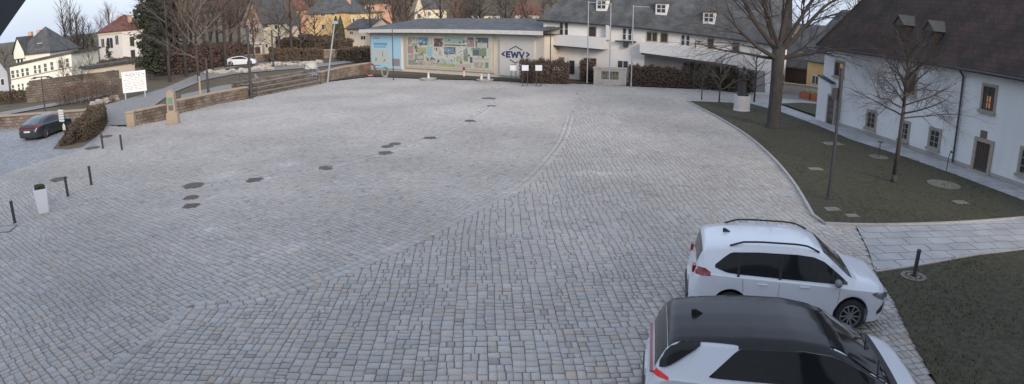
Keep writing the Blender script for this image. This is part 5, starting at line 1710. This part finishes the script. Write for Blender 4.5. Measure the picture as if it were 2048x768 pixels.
# signboard --------------------------------------------------------------------
c0, c1 = at(247, 200), at(294, 194)
fs = Fac(c0, c1)
t = thing('signboard', 'large white information board on two posts above the park path', 'sign', fs.A, fs.rz)
x0, x1, z0, z1 = fs.rect(244, 142, 292, 184)
MB().box(x0, x1, -.06, 0, z0, z1).build('board', mat('sign_white', (.78, .78, .76), .6, (.70, .70, .69), 2), t)
mb = MB(); rr = random.Random(5)
for k in range(11):
    zz = z1 - .18 - k * (z1 - z0 - .3) / 11
    a = x0 + .12 + rr.uniform(0, .3)
    while a < x1 - .25:
        b_ = min(x1 - .1, a + rr.uniform(.08, .4)); mb.box(a, b_, -.066, -.0605, zz - (.05 if k == 1 else .022), zz + (.05 if k == 1 else .022)); a = b_ + rr.uniform(.04, .2)
mb.build('printed_lines', mat('print_grey', (.40, .42, .46), .7), t)
for a in (x0 + .2, x1 - .2): MB().box(a - .06, a + .06, .001, .12, 0, z1 - .1).build('post', M_galv, t)
# direction signpost ---------------------------------------------------------------
c = at(132, 288)
t = thing('signpost', 'signpost with a stack of white direction signs beside the hedge', 'signpost', c, rad(-10))
z = zat(126, 214, c)
MB().tube((0, 0, 0), (0, 0, z), .045, seg=10).build('pole', M_metal, t)
zs, ze = zat(127, 218, c), zat(128, 243, c)
for k in range(5):
    zz = ze + (zs - ze) * (k + .5) / 5; q = (zs - ze) / 5 * .42
    sgn = 1
    MB().slab([(-.26, zz - q), (.16, zz - q), (.24, zz), (.16, zz + q), (-.26, zz + q)], -.085, -.05).build('direction_sign', M_frame, t)
zz = zat(130, 253, c)
MB().slab([(-.02, zz - .2), (.22, zz - .2), (.22, zz + .08), (.1, zz + .22), (-.02, zz + .08)], -.085, -.05).build('small_sign', mat('sign_cream', (.72, .70, .55), .6), t)
# pale dome shelter, handrails
c = at(622, 152)
t = thing('dome_shelter', 'pale ribbed dome on thin legs in the river park', 'shelter', c)
rw = 14 / 1300 * math.hypot(c.x, c.y); zt = zat(623, 124, c); zb = zat(623, 137, c)
rows = [(rw * math.cos(k * .157), zb + (zt - zb) * math.sin(k * .157)) for k in range(10)]
MB().lathe(rows, 18).build('dome', mat('dome_grey', (.48, .49, .44), .6, (.36, .37, .33), 3), t)
for k in range(4):
    a = k * 1.571 + .7
    MB().tube((rw * .6 * math.cos(a), rw * .6 * math.sin(a), 0), (rw * .6 * math.cos(a), rw * .6 * math.sin(a), zb + .1), .035).build('leg', M_galv, t)
hedge('shrub', 'bare brown scrub in front of the rubble wall left of the signboard', px((120, 210), (180, 206), (235, 200)), 2.2, [1.6, 2.2, 1.5], 2600, M_twig2, cat='shrub', leaf=.05)
for nm, a, b, lab in (('handrail', (632, 134), (648, 158), 'pale handrail running down beside the dome shelter'), ('handrail', (510, 148), (524, 172), 'pale handrail right of the dark mast')):
    p1 = at(b[0], b[1]); z0 = zat(b[0], b[1] - 8, p1)
    d0 = math.hypot(p1.x, p1.y) + .6
    q = far(a[0], a[1], d0)
    t = thing(nm, lab, 'handrail', p1)
    q = q - p1
    MB().path([(0, 0, 0), (0, 0, z0 * .7), tuple(q), (q.x, q.y, 0)], .03).build('rail', M_galv, t)
    MB().path([(0, 0, z0 * .4), (q.x, q.y, q.z - z0 * .4)], .02).build('lower_rail', M_galv, t)
# rings, hydrant, basins in front of the hall
def ring(x, y, r, lab, m, yaw):
    c = at(x, y)
    t = thing('ring_sculpture', lab, 'sculpture', c, yaw)
    rows = []
    for i in range(25):
        a = 2 * math.pi * i / 24
        rows.append([((r + .1 * math.cos(b)) * math.cos(a), .1 * math.sin(b), r + .08 + (r + .1 * math.cos(b)) * math.sin(a)) for b in [k * 6.2832 / 8 for k in range(9)]])
    MB().grid(rows).build('hoop', m, t, smooth=True)
    MB().box(-.25, .25, -.2, .2, -.02, .1).build('foot', M_conc, t)
ring(740, 152, .62, 'rust red ring left of the blue poster', mat('rust', (.22, .08, .05), .9, (.14, .07, .05), 5), rad(35))
ring(770, 154, .48, 'grey green ring in front of the blue poster', mat('ring_green', (.16, .18, .16), .8, (.24, .25, .22), 5), rad(60))
c = at(928, 153)
t = thing('hydrant', 'white post with a red top before the photo mural', 'hydrant', c)
z = zat(928, 133, c)
MB().lathe([(.10, 0), (.09, z * .6)], 10).build('post', M_pale, t); MB().lathe([(.12, z * .6 + .002), (.13, z * .85), (.05, z)], 10).build('top', mat('red_paint', (.35, .04, .04), .5), t)
for x, y, n_, lab in ((857, 160, 1, 'left shallow stone basin with one small white figure'), (970, 162, 2, 'right shallow stone basin with two small white figures')):
    c = at(x, y)
    t = thing('stone_basin', lab, 'fountain', c)
    MB().lathe([(.75, 0), (.85, .16), (.80, .18), (.72, .12)], 18).build('basin', M_conc, t)
    for k in range(n_):
        q = (k - (n_ - 1) / 2) * .7
        MB().lathe([(.10, .12), (.14, .3), (.08, .5), (.11, .6), (.05, .72)], 8, c=(q, 0)).build('figure', M_pale, t)
# white boxes before the hedge
for x, y, wx, lab in ((1027, 165, .32, 'white box planter under the blue logo, leftmost of three'), (1050, 172, .30, 'white box planter at the left end of the brown hedge, middle one'), (1077, 172, .30, 'white box planter in front of the brown hedge, rightmost of three')):
    c = at(x, y); z1_ = zat(x, 130, c); z0_ = zat(x, 141, c)
    t = thing('box_planter', lab, 'planter', c, 0, 'white box planters')
    MB().box(-wx, wx, -.25, .25, z0_, z1_).build('box', M_planter, t, bevel=.015)
    MB().box(-wx + .06, -wx + .12, -.2, .2, 0, z0_ - .002).box(wx - .12, wx - .06, -.2, .2, 0, z0_ - .002).build('stand', M_wood, t)
    MB().box(-wx + .05, wx - .05, -.2, .2, z1_ + .002, z1_ + .03).build('soil', M_black, t)
# red planter boxes, low wall and bin behind the manor corner
c = at(1608, 198)
fb = Fac(at(1598, 196), at(1645, 206))
for k, lab in enumerate(('red brick planter with pale flowers nearest the barn', 'red brick planter with pale flowers nearest the manor corner')):
    L = fb.L / 2 - .25
    t = thing('flower_trough', lab, 'planter', fb.A + fb.u * (k * fb.L / 2), fb.rz, 'red flower troughs')
    MB().box(0, L, 0, .6, 0, .62).build('trough', mat('red_brick_paint', (.42, .13, .06), .8, (.30, .10, .06), 3), t)
    mb = MB(); rr = random.Random(k)
    for q in range(160):
        p = Vector((rr.uniform(.05, L - .05), rr.uniform(.05, .55), .62 + rr.uniform(0, .28))); u = Vector((rr.gauss(0, 1), rr.gauss(0, 1), rr.gauss(0, 1))).normalized(); v = u.orthogonal()
        mb.poly([p - u * .06, p + v * .05, p + u * .06, p - v * .05])
    mb.build('flowers', mat('pale_flowers', (.60, .52, .34), .8, (.25, .28, .12), 8), t)
wall('low_wall', 'grey rendered low wall behind the flower troughs', px((1565, 186), (1610, 192), (1650, 200)), [.9, .9, .9], .3, M_conc)
# camera side: corner of the town hall eaves
e0_, e1_ = Vector((0, 0, H)) + ray(52, 0) * 1.6, Vector((0, 0, H)) + ray(0, 74) * 1.5
d_ = (e0_ - e1_).normalized()
a_, b_ = e1_ - d_ * 1.2, e0_ + d_ * 1.5
n_ = ray(0, 0); up = (d_.cross(n_)).normalized()
if up.dot(ray(0, 0) - ray(60, 60)) < 0: up = -up
mb = MB()
q = [a_, b_, b_ + up * .5, a_ + up * .5]
bk = [v + n_ * .12 for v in q]
mb.poly(q); mb.poly(bk[::-1])
for i in range(4): mb.poly([q[i - 1], q[i], bk[i], bk[i - 1]])
o = mb.build('eaves_board', mat('eaves_dark', (.05, .05, .052), .9)); tag(o, 'dark slanting eaves board cutting off the top left corner', 'eaves board')

# the town hall the camera is mounted on, behind and beside it: it shades the near end of the square
th = thing('town_hall', 'white town hall wall and roof directly behind the viewpoint', 'building', (0, -.55, 0))
MB().box(-21, 24, -13, 0, -.5, 8.6).build('wall', M_white, th)
mb = MB()
mb.poly([(-21.6, -.3, 8.62), (-21.6, -6.5, 14), (24.6, -6.5, 14), (24.6, -.3, 8.62)]); mb.poly([(-21.6, -13.4, 8.62), (24.6, -13.4, 8.62), (24.6, -6.5, 14), (-21.6, -6.5, 14)])
mb.poly([(-21.6, -13.4, 8.62), (-21.6, -6.5, 14), (-21.6, -.3, 8.62)]); mb.poly([(24.6, -13.4, 8.62), (24.6, -.3, 8.62), (24.6, -6.5, 14)])
mb.build('roof', M_slate, th)
for k in range(9):
    for z in (1.2, 4.8):
        x = -18.5 + k * 4.8
        w_ = MB().box(x - .1, x + 1.3, .002, .05, z - .1, z + 1.9).build('window', M_stonetrim, th)
        MB().box(x, x + 1.2, .052, .06, z, z + 1.8).build('pane', M_glass, w_)

# ------------------------------------------------------------------ cars
M_paint = mat('white_car_paint', (.68, .70, .74), .28, (.66, .68, .72), .6, .5, coat=.6)
M_paintd = mat('dark_green_car_paint', (.030, .036, .040), .3, (.036, .042, .046), .6, .5, coat=.6)
M_roofblack = mat('black_car_roof', (.012, .012, .013), .22, (.020, .020, .021), 3, .5, spec=.25, coat=.12)
M_carglass = mat('car_glass', (.012, .014, .016), .06, (.018, .02, .022), 1, .5, spec=.6)
M_plastic = mat('black_plastic', (.025, .025, .027), .55)
M_tail = mat('red_tail_lamp', (.28, .015, .02), .2, (.2, .01, .015), 3, coat=.5)
M_taillit = mat('lit_red_tail_lamp', (.35, .02, .02), .2, emit=(1, .05, .05, .15))
M_head = mat('headlamp_glass', (.22, .23, .25), .1, (.10, .10, .11), 6, coat=.6)
M_rim = mat('alloy_rim', (.35, .36, .38), .35, metal=.8)
M_plate = mat('number_plate_white', (.72, .72, .70), .5)

def interp(P, x):
    if x <= P[0][0]: return P[0][1]
    for (a, b), (c, d) in zip(P, P[1:]):
        if x <= c: return b + (d - b) * (x - a) / (c - a)
    return P[-1][1]
def sinterp(P, x):
    """smooth (monotone-ish) interpolation"""
    h = .035
    return sum(interp(P, x + k * h) for k in (-2, -1, 0, 1, 2)) / 5

class Car:
    """top: centre-line height, belt: shoulder height, half: body half width, cab: glasshouse half width at roof"""
    def __init__(s, L, Wd, top, belt, half, cab, wheels, wr, sill=.24, arch=.06):
        s.__dict__.update(L=L, W=Wd, top=top, belt=belt, half=half, cab=cab, wheels=wheels, wr=wr, sill=sill, arch=arch)
    def section(s, x):
        """half cross section from sill to roof centre, as (y, z) points"""
        zt = sinterp(s.top, x); hw = sinterp(s.half, x); cb = sinterp(s.cab, x)
        zb = min(sinterp(s.belt, x), zt - .035)
        zs = s.sill
        e = abs(x) - s.L / 2 + .35
        if e > 0: zs += .10 * (e / .35) ** 2
        A = None
        for wx in s.wheels:
            dxx = abs(x - wx); ra = s.wr + s.arch
            if dxx < ra: A = max(A or 0, s.wr + math.sqrt(ra * ra - dxx * dxx))
        if A: zs = max(zs, A)
        z1 = max(zs + .02, .45 + .02); z2 = max(z1 + .02, zb - .22); zb2 = max(z2 + .03, zb)
        up = zt - zb2
        if up < .14:      # bonnet or tail deck: rounded shoulder
            return [(hw * .955, zs), (hw * .99, z1), (hw, z2), (hw * .975, zb2 - .03), (hw * .93, zb2), (hw * .86, zb2 + up * .55), (hw * .72, zt - .02), (hw * .45, zt - .006), (0, zt)]
        return [(hw * .955, zs), (hw * .99, z1), (hw, z2), (hw * .985, zb2 - .03), (hw * .945, zb2), (cb + (hw * .945 - cb) * .12, zb2 + (up) * .80), (cb - .06, zt - .04), (cb * .55, zt - .012), (0, zt)]
    def dense(s, x):
        P = s.section(x)
        out = [P[0]]
        n = len(P)
        Q = [P[0]] + P + [(-P[-2][0], P[-2][1])]
        for i in range(1, n):
            a, b, c, d = Q[i - 1 + 0], Q[i], Q[i + 1], Q[i + 2] if i + 2 < len(Q) else Q[-1]
            for k in (1, 2, 3):
                t = k / 3
                out.append(tuple(.5 * ((2 * b[j]) + (c[j] - a[j]) * t * .7 + (2 * b[j] * 0) + ((-2 * .7 - 0) * 0)) if 0 else (b[j] + (c[j] - b[j]) * t + .0) for j in (0, 1)))
        return out
    def side_y(s, x, z):
        P = s.section(x)
        for (y0, z0), (y1, z1) in zip(P, P[1:]):
            if z0 <= z <= z1 and z1 > z0: return y0 + (y1 - y0) * (z - z0) / (z1 - z0)
        return P[0][0] if z < P[0][1] else 0
    def top_z(s, x, y):
        P = s.section(x); y = abs(y)
        for (y0, z0), (y1, z1) in reversed(list(zip(P, P[1:]))):
            if y1 <= y <= y0 and y0 > y1: return z0 + (z1 - z0) * (y - y0) / (y1 - y0)
        return P[4][1]
    def shell(s, name, m, parent, nx=120):
        xs = [-s.L / 2 + s.L * (.5 - .5 * math.cos(math.pi * (k + .0) / nx)) for k in range(nx + 1)]
        xs = sorted(set([round(x, 4) for x in xs] + [round(wx + q * (s.wr + s.arch) , 4) for wx in s.wheels for q in (-1.01, -.99, -.9, -.75, -.5, 0, .5, .75, .9, .99, 1.01)]))
        rows = []
        for x in xs:
            P = s.section(x)
            rows.append([(x, y, z) for y, z in P] + [(x, -y, z) for y, z in reversed(P[:-1])])
        mb = MB(); mb.grid(rows, flip=True)
        # closed ends
        for r, fl in ((rows[0], 0), (rows[-1], 1)):
            h = len(r) // 2
            for k in range(h):
                q = [r[k], r[k + 1], r[len(r) - 2 - k], r[len(r) - 1 - k]]
                if k == h - 1: q = [r[k], r[k + 1], r[k + 2]]
                mb.poly(q if fl else q[::-1])
        # floor pan
        f = [(x, s.section(x)[0][0] * .8) for x in (-s.L / 2 + .1, s.L / 2 - .1)]
        mb.box(f[0][0], f[1][0], -s.W * .36, s.W * .36, s.sill - .02, .42)
        o = mb.build(name, m, parent, smooth=True)
        try:
            o.data.set_sharp_from_angle(angle=rad(38))
        except Exception: pass
        return o
    def side_patch(s, name, lo, hi, x0, x1, m, parent, off=.006, n=26, nz=6, sides=(1, -1), back=.0):
        """glass or trim lying on the flank between curves lo(x) and hi(x)"""
        out = []
        for sd in sides:
            rows = []
            for i in range(n + 1):
                x = x0 + (x1 - x0) * i / n
                a, b = interp(lo, x), interp(hi, x)
                rows.append([(x, sd * (s.side_y(x, a + (b - a) * j / nz) + off), a + (b - a) * j / nz) for j in range(nz + 1)])
            mb = MB(); mb.grid(rows, flip=(sd > 0)); mb.grid([[(p[0], p[1] - sd * .012, p[2]) for p in r] for r in rows], flip=(sd < 0))
            out.append(mb.build(name, m, parent, smooth=True))
        return out
    def top_patch(s, name, x0, x1, yw, m, parent, off=.006, nx=20, ny=16, bow=0.):
        rows = []
        for i in range(nx + 1):
            f = i / nx
            r = []
            for j in range(ny + 1):
                g = -1 + 2 * j / ny
                x = x0 + (x1 - x0) * f
                x += bow * (1 - g * g) * (f if bow > 0 else (1 - f))
                y = g * interp(yw, x0 + (x1 - x0) * f)
                r.append((x, y, s.top_z(x, y) + off))
            rows.append(r)
        mb = MB(); mb.grid(rows, flip=False); mb.grid([[(p[0], p[1], p[2] - .012) for p in r] for r in rows], flip=True)
        return mb.build(name, m, parent, smooth=True)

def add_wheels(car, root, rimm, tread=.22, spokes=10):
    for wx in car.wheels:
        for sd in (1, -1):
            yo = car.side_y(wx, car.wr * 2 + car.arch + .03) - .015
            w_ = MB(); r = car.wr
            n = 28
            prof = [(r * .66, yo), (r * .90, yo + .004), (r * .985, yo - .02), (r, yo - .05), (r, yo - tread + .04), (r * .95, yo - tread), (r * .6, yo - tread)]
            rows = [[(wx + pr * math.cos(2 * math.pi * i / n), sd * py_, r + pr * math.sin(2 * math.pi * i / n)) for i in range(n + 1)] for pr, py_ in prof]
            w_.grid(rows, flip=sd < 0)
            o = w_.build('wheel', M_black, root, smooth=True)
            q = MB()
            def at_(rr_, a, y): return (wx + rr_ * math.cos(a), sd * y, r + rr_ * math.sin(a))
            q.poly([at_(r * .66, 2 * math.pi * i / n, yo - .09) for i in range(n)], 1)
            ringo = [[at_(pr, 2 * math.pi * i / n, py_) for i in range(n + 1)] for pr, py_ in ((r * .70, yo + .0), (r * .64, yo + .006), (r * .61, yo - .03), (r * .61, yo - .085))]
            q.grid(ringo, 0)
            for k in range(spokes):
                a = 2 * math.pi * (k + .5 * (k % 2) * .25) / spokes
                q.poly([at_(.03, a - .7, yo - .025), at_(r * .64, a - .07, yo - .012), at_(r * .64, a + .07, yo - .012), at_(.03, a + .7, yo - .025)], 0)
            q.poly([at_(.055, 2 * math.pi * i / 12, yo - .015) for i in range(12)], 0)
            q.build('rim', [rimm, M_black], o)

def box_on(car, name, x0, x1, z0, z1, m, parent, sides=(1, -1), off=.01, dep=.03):
    for sd in sides:
        y = max(car.side_y(x, z) for x in (x0, x1) for z in (z0, z1))
        MB().box(x0, x1, sd * (y + off), sd * (y - dep), z0, z1).build(name, m, parent, bevel=.008)

def mirror_part(car, root, x, z, m, side=1):
    y = car.side_y(x, z)
    mb = MB()
    mb.blob((x - .02, side * (y + .14), z + .06), (.085, .12, .075), 4, rough=.02)
    mb.box(x - .03, x + .05, side * (y - .01), side * (y + .08), z - .01, z + .03)
    return mb.build('mirror', m, root, smooth=True)

def shift_scale(t, s): t.scale = (s, s, s)

# --- white crossover -----------------------------------------------------
top = [(-2.19, .55), (-2.17, .78), (-2.12, .95), (-2.09, 1.08), (-2.05, 1.22), (-1.97, 1.44), (-1.90, 1.50), (-1.5, 1.555), (-.8, 1.60), (0, 1.60), (.42, 1.555), (.62, 1.50), (1.22, 1.10), (1.34, 1.055), (1.8, .985), (2.0, .93), (2.12, .84), (2.17, .70), (2.19, .55)]
belt = [(-2.19, .55), (-2.1, .90), (-1.9, 1.02), (-1.2, 1.01), (0, .97), (1.0, .93), (1.5, .90), (1.9, .85), (2.12, .74), (2.19, .52)]
half = [(-2.19, .62), (-2.14, .74), (-2.02, .83), (-1.8, .89), (-1.3, .925), (0, .925), (1.2, .925), (1.6, .91), (1.9, .85), (2.05, .76), (2.15, .62), (2.19, .50)]
cab = [(-2.1, .66), (-1.8, .70), (-1.2, .735), (0, .75), (.7, .715), (1.3, .74)]
ca = Car(4.38, 1.85, top, belt, half, cab, (-1.31, 1.32), .335, .22)
CX, CY, CYAW, CS = 6.38, 13.22, -.235, 1.055
white = thing('crossover_car', 'white crossover with roof rails parked across the square beside the lawn', 'car', (CX, CY, .012), CYAW)
bd = ca.shell('body', M_paint, white)
# lower dark cladding
ca.side_patch('lower_trim', [(-2.0, .235), (2.0, .235)], [(-2.0, .30), (2.0, .30)], -.88, .9, M_plastic, white, off=.01, nz=2)
# side glass: one long tapering band, black pillars
lo = [(-1.72, 1.13), (-1.45, 1.05), (-1.2, 1.035), (0, .995), (.9, .965), (1.18, .96)]
hi = [(-1.72, 1.16), (-1.50, 1.34), (-1.38, 1.42), (-.8, 1.455), (0, 1.46), (.35, 1.43), (.6, 1.35), (1.0, 1.10), (1.18, .975)]
gl = ca.side_patch('side_window', lo, hi, -1.70, 1.15, M_carglass, white, off=.006, n=40)
for g, sd in zip(gl, (1, -1)):
    for xa, xb in ((-.36, -.29), (-1.23, -1.18), (.80, .84)):
        ca.side_patch('pillar_trim', [(-2, 1.0), (2, .975)], hi, xa, xb, M_plastic, g, off=.011, n=3, sides=(sd,))
ca.top_patch('windscreen', .60, 1.27, [(.60, .60), (.9, .66), (1.27, .72)], M_carglass, white, off=.006)
ca.top_patch('rear_window', -2.075, -1.975, [(-2.075, .56), (-1.975, .60)], M_carglass, white, off=.008, nx=8)
# roof rails
for sd in (1, -1):
    pts = []
    for k in range(15):
        f = k / 14; x = -1.42 + 1.9 * f
        pts.append((x, sd * .675, ca.top_z(x, .675) + .012 + .055 * min(1, min(f, 1 - f) * 7)))
    MB().path(pts, .02, 6).build('roof_rail', M_plastic, white, smooth=True)
mb = MB(); mb.slab([(-1.52, 1.55), (-1.36, 1.57), (-1.48, 1.63), (-1.53, 1.62)], -.018, .018); mb.build('aerial', M_plastic, white)
for sd in (1, -1):
    P = lambda *a: None
ca.side_patch('tail_lamp', [(-2.12, .93), (-1.78, .97)], [(-2.12, 1.08), (-1.9, 1.09), (-1.72, 1.0)], -2.09, -1.78, M_tail, white, off=.010, n=8, nz=3)
MB().box(-2.16, -2.06, -.86 + .2, -.5, .93, 1.07).build('tail_lamp', M_tail, white, bevel=.01); MB().box(-2.16, -2.06, .5, .66, .93, 1.07).build('tail_lamp', M_tail, white, bevel=.01)
ca.side_patch('headlamp', [(1.72, .80), (2.08, .64)], [(1.72, .815), (1.85, .84), (2.08, .77)], 1.74, 2.08, M_head, white, off=.012, n=10, nz=3)
MB().box(2.05, 2.16, -.66, -.42, .66, .78).build('headlamp', M_head, white, bevel=.01); MB().box(2.05, 2.16, .42, .66, .66, .78).build('headlamp', M_head, white, bevel=.01)
MB().box(2.09, 2.205, -.42, .42, .52, .72).build('grille', M_plastic, white, bevel=.01)
ca.side_patch('air_intake', [(1.9, .36), (2.1, .40)], [(1.9, .42), (2.1, .60)], 1.93, 2.11, M_plastic, white, off=.01, n=6, nz=3)
MB().box(2.0, 2.215, -.5, .5, .26, .40).build('lower_grille', M_plastic, white, bevel=.01)
MB().box(-2.23, -2.15, -.62, .62, .32, .48).build('rear_bumper_trim', M_plastic, white, bevel=.01)
MB().box(-2.215, -2.16, -.26, .26, .60, .71).build('number_plate', M_plate, white)
for sd in (1, -1): mirror_part(ca, white, .92, .97, M_plastic if 0 else mat('mirror_grey', (.20, .21, .22), .4), sd)
for x in (-.78, .12): box_on(ca, 'door_handle', x, x + .2, .865, .895, M_paint, white, off=.02)
# shut lines
for sd in (1, -1):
    for x in (-.33, .98, -1.02):
        sh_ = MB()
        for k in range(10):
            za, zb_ = .34 + k * .062, .34 + (k + 1) * .062
            xx = x - (.10 * (k / 10) if x == -1.02 else 0)
            ya, yb = ca.side_y(xx, za), ca.side_y(xx, zb_)
            sh_.poly([(xx, sd * (ya + .002), za), (xx + .007, sd * (ya + .002), za), (xx + .007, sd * (yb + .002), zb_), (xx, sd * (yb + .002), zb_)])
        sh_.build('door_gap', M_plastic, white)

add_wheels(ca, white, M_rim)
white.scale = (CS, CS * 1.12, CS * 1.11)

# --- black roofed white hatchback in the foreground -----------------------
top = [(-2.16, .60), (-2.13, .84), (-2.08, 1.02), (-2.02, 1.18), (-1.90, 1.40), (-1.80, 1.47), (-1.4, 1.525), (-.7, 1.565), (-.1, 1.56), (.35, 1.50), (.6, 1.43), (1.35, 1.02), (1.50, .965), (1.85, .87), (2.03, .79), (2.12, .66), (2.16, .5)]
belt = [(-2.16, .58), (-2.05, .9), (-1.8, 1.00), (0, .96), (1.0, .92), (1.5, .87), (1.9, .78), (2.08, .66), (2.16, .48)]
half = [(-2.16, .60), (-2.1, .73), (-1.95, .83), (-1.7, .885), (-1.2, .905), (0, .905), (1.3, .905), (1.6, .89), (1.85, .83), (2.0, .74), (2.12, .60), (2.16, .48)]
cab = [(-2.1, .62), (-1.8, .66), (-1.2, .70), (0, .72), (.7, .69), (1.4, .72)]
cb_ = Car(4.32, 1.81, top, belt, half, cab, (-1.38, 1.38), .345, .2)
_q = at(1524, 634, 1.80)
BYAW = -.20
BX, BY = _q.x + .55 * math.cos(BYAW), _q.y + .55 * math.sin(BYAW)
blackroof = thing('hatchback_car', 'white hatchback with black roof and white slanted rear pillar, cut off by the bottom edge', 'car', (BX, BY, .012), BYAW)
cb_.shell('body', M_paint, blackroof)
cb_.top_patch('roof', -1.90, .42, [(-1.80, .62), (-1.3, .67), (-.95, .70), (-.8, .77), (0, .78), (.42, .76)], M_roofblack, blackroof, off=.012, nx=60, ny=24)
cb_.top_patch('windscreen', .425, 1.42, [(.425, .60), (.9, .66), (1.42, .74)], M_carglass, blackroof, off=.014, nx=40)
cb_.top_patch('rear_window', -2.06, -1.91, [(-2.06, .64), (-1.9, .60)], M_carglass, blackroof, off=.009, nx=8)
cb_.top_patch('bonnet_trim', 1.425, 1.56, [(1.425, .78), (1.56, .74)], M_plastic, blackroof, off=.006, nx=5)
lo = [(-1.62, 1.07), (-1.2, 1.03), (0, .985), (1.0, .945), (1.35, .93)]
hi = [(-1.30, 1.05), (-.93, 1.42), (-.8, 1.43), (0, 1.435), (.4, 1.38), (.7, 1.27), (1.1, 1.08), (1.35, .95)]
gl = cb_.side_patch('side_window', [(a, b) for a, b in lo], hi, -1.30, 1.30, M_carglass, blackroof, n=40)
# black roof edge over the glass and the dark quarter behind the white slash
cb_.side_patch('roof_edge', [(-1.9, 1.40), (-1.2, 1.418), (-.8, 1.437), (0, 1.442), (.4, 1.388), (.7, 1.278), (1.1, 1.09), (1.35, .96)], [(-1.9, 1.42), (-1.2, 1.525), (-.8, 1.545), (0, 1.54), (.4, 1.475), (.7, 1.35), (1.1, 1.14), (1.35, 1.0)], -.93, 1.32, M_roofblack, blackroof, off=.013, n=36, nz=4)
cb_.side_patch('rear_quarter', [(-2.02, 1.06), (-1.92, 1.10), (-1.45, 1.44)], [(-2.02, 1.10), (-1.9, 1.34), (-1.7, 1.45), (-1.45, 1.49)], -2.0, -1.46, M_roofblack, blackroof, off=.028, n=8, nz=4)
cb_.side_patch('tail_lamp', [(-2.12, .93), (-1.84, .95)], [(-2.12, 1.02), (-1.96, 1.02), (-1.84, .97)], -2.07, -1.86, M_taillit, blackroof, off=.012, n=8, nz=3)
MB().box(-2.125, -2.03, -.66, .66, .94, .965).build('tail_lamp', M_tail, blackroof, bevel=.01)
cb_.side_patch('headlamp', [(1.72, .74), (2.06, .60)], [(1.72, .755), (1.85, .77), (2.06, .70)], 1.74, 2.06, M_head, blackroof, off=.012, n=10, nz=3)
MB().box(1.98, 2.18, -.55, .55, .24, .42).build('lower_grille', M_plastic, blackroof, bevel=.01)
MB().box(-2.19, -2.1, -.6, .6, .3, .5).build('rear_bumper_trim', M_plastic, blackroof, bevel=.01)
MB().box(-2.18, -2.12, -.26, .26, .62, .73).build('number_plate', M_plate, blackroof)
MB().slab([(-1.55, 1.50), (-1.38, 1.535), (-1.50, 1.60), (-1.56, 1.59)], -.018, .018).build('aerial', M_plastic, blackroof)
for sd in (1, -1): mirror_part(cb_, blackroof, 1.0, .94, M_plastic, sd)
wp = MB()
for sd in (-.15, .45): wp.tube((1.45, sd, cb_.top_z(1.45, sd) + .03), (1.22, sd - .5, cb_.top_z(1.22, sd - .5) + .025), .012)
wp.build('wiper', M_plastic, blackroof)
add_wheels(cb_, blackroof, M_rim)
blackroof.scale = (1.13, 1.30, 1.17)

# --- dark fastback parked at the left ------------------------------------
top = [(-2.35, .60), (-2.31, .90), (-2.22, 1.06), (-1.9, 1.13), (-1.2, 1.33), (-.5, 1.43), (.1, 1.43), (.6, 1.33), (1.25, 1.03), (1.5, .96), (2.0, .86), (2.22, .74), (2.33, .6), (2.35, .5)]
belt = [(-2.35, .58), (-2.2, .92), (-1.2, .96), (0, .92), (1.3, .88), (1.9, .78), (2.2, .66), (2.35, .48)]
half = [(-2.35, .66), (-2.25, .80), (-2.0, .89), (-1.4, .925), (1.4, .925), (1.9, .86), (2.2, .72), (2.35, .52)]
cab = [(-2.2, .60), (-1.2, .60), (0, .63), (1.3, .68)]
cc = Car(4.70, 1.87, top, belt, half, cab, (-1.42, 1.42), .34, .2)
g0, g1 = at(48, 287), at(118, 262)
yaw = math.atan2(g1.y - g0.y, g1.x - g0.x)
cm = (at(50, 288) + at(125, 260)) / 2
dark = thing('fastback_car', 'dark grey fastback car parked by the curved wall at left', 'car', (cm.x - .35, cm.y + .8, .012), yaw)
cc.shell('body', M_paintd, dark)
cc.side_patch('side_window', [(-1.5, 1.02), (1.1, .92)], [(-1.5, 1.04), (-1.0, 1.22), (-.3, 1.31), (.2, 1.31), (.6, 1.2), (1.1, .95)], -1.45, 1.08, M_carglass, dark)
cc.top_patch('windscreen', .45, 1.28, [(.45, .56), (1.28, .72)], M_carglass, dark)
cc.top_patch('rear_window', -2.0, -1.05, [(-2.0, .62), (-1.05, .52)], mat('painted_sky_glass', (.10, .12, .13), .05, (.08, .10, .11), 1), dark)  # paler than the other car glass: sky reflection put into its colour
cc.top_patch('glass_roof', -1.0, .40, [(-1.0, .5), (.4, .54)], MATS['painted_sky_glass'], dark)
cc.side_patch('tail_lamp', [(-2.3, .80), (-1.95, .86)], [(-2.3, .95), (-1.95, .92)], -2.27, -1.95, M_tail, dark, off=.012, n=6, nz=2)
MB().box(-2.36, -2.28, -.74, .74, .84, .90).build('tail_lamp', M_tail, dark)
MB().box(-2.375, -2.33, -.26, .26, .56, .67).build('number_plate', M_plate, dark)
mirror_part(cc, dark, .85, .93, M_paintd, 1); mirror_part(cc, dark, .85, .93, M_paintd, -1)
add_wheels(cc, dark, M_rim)
# --- small light van/car parked up in the park road -------------------------
p = at(482, 131)
t = dup(dark, (p.x, p.y, .03), rad(15), 'white car parked behind the dark mast on the park road')
t.name = 'parked_car'
for c in ALLKIDS(t):
    if c.name.startswith('body'):
        c.data = c.data.copy(); c.data.materials[0] = M_paint
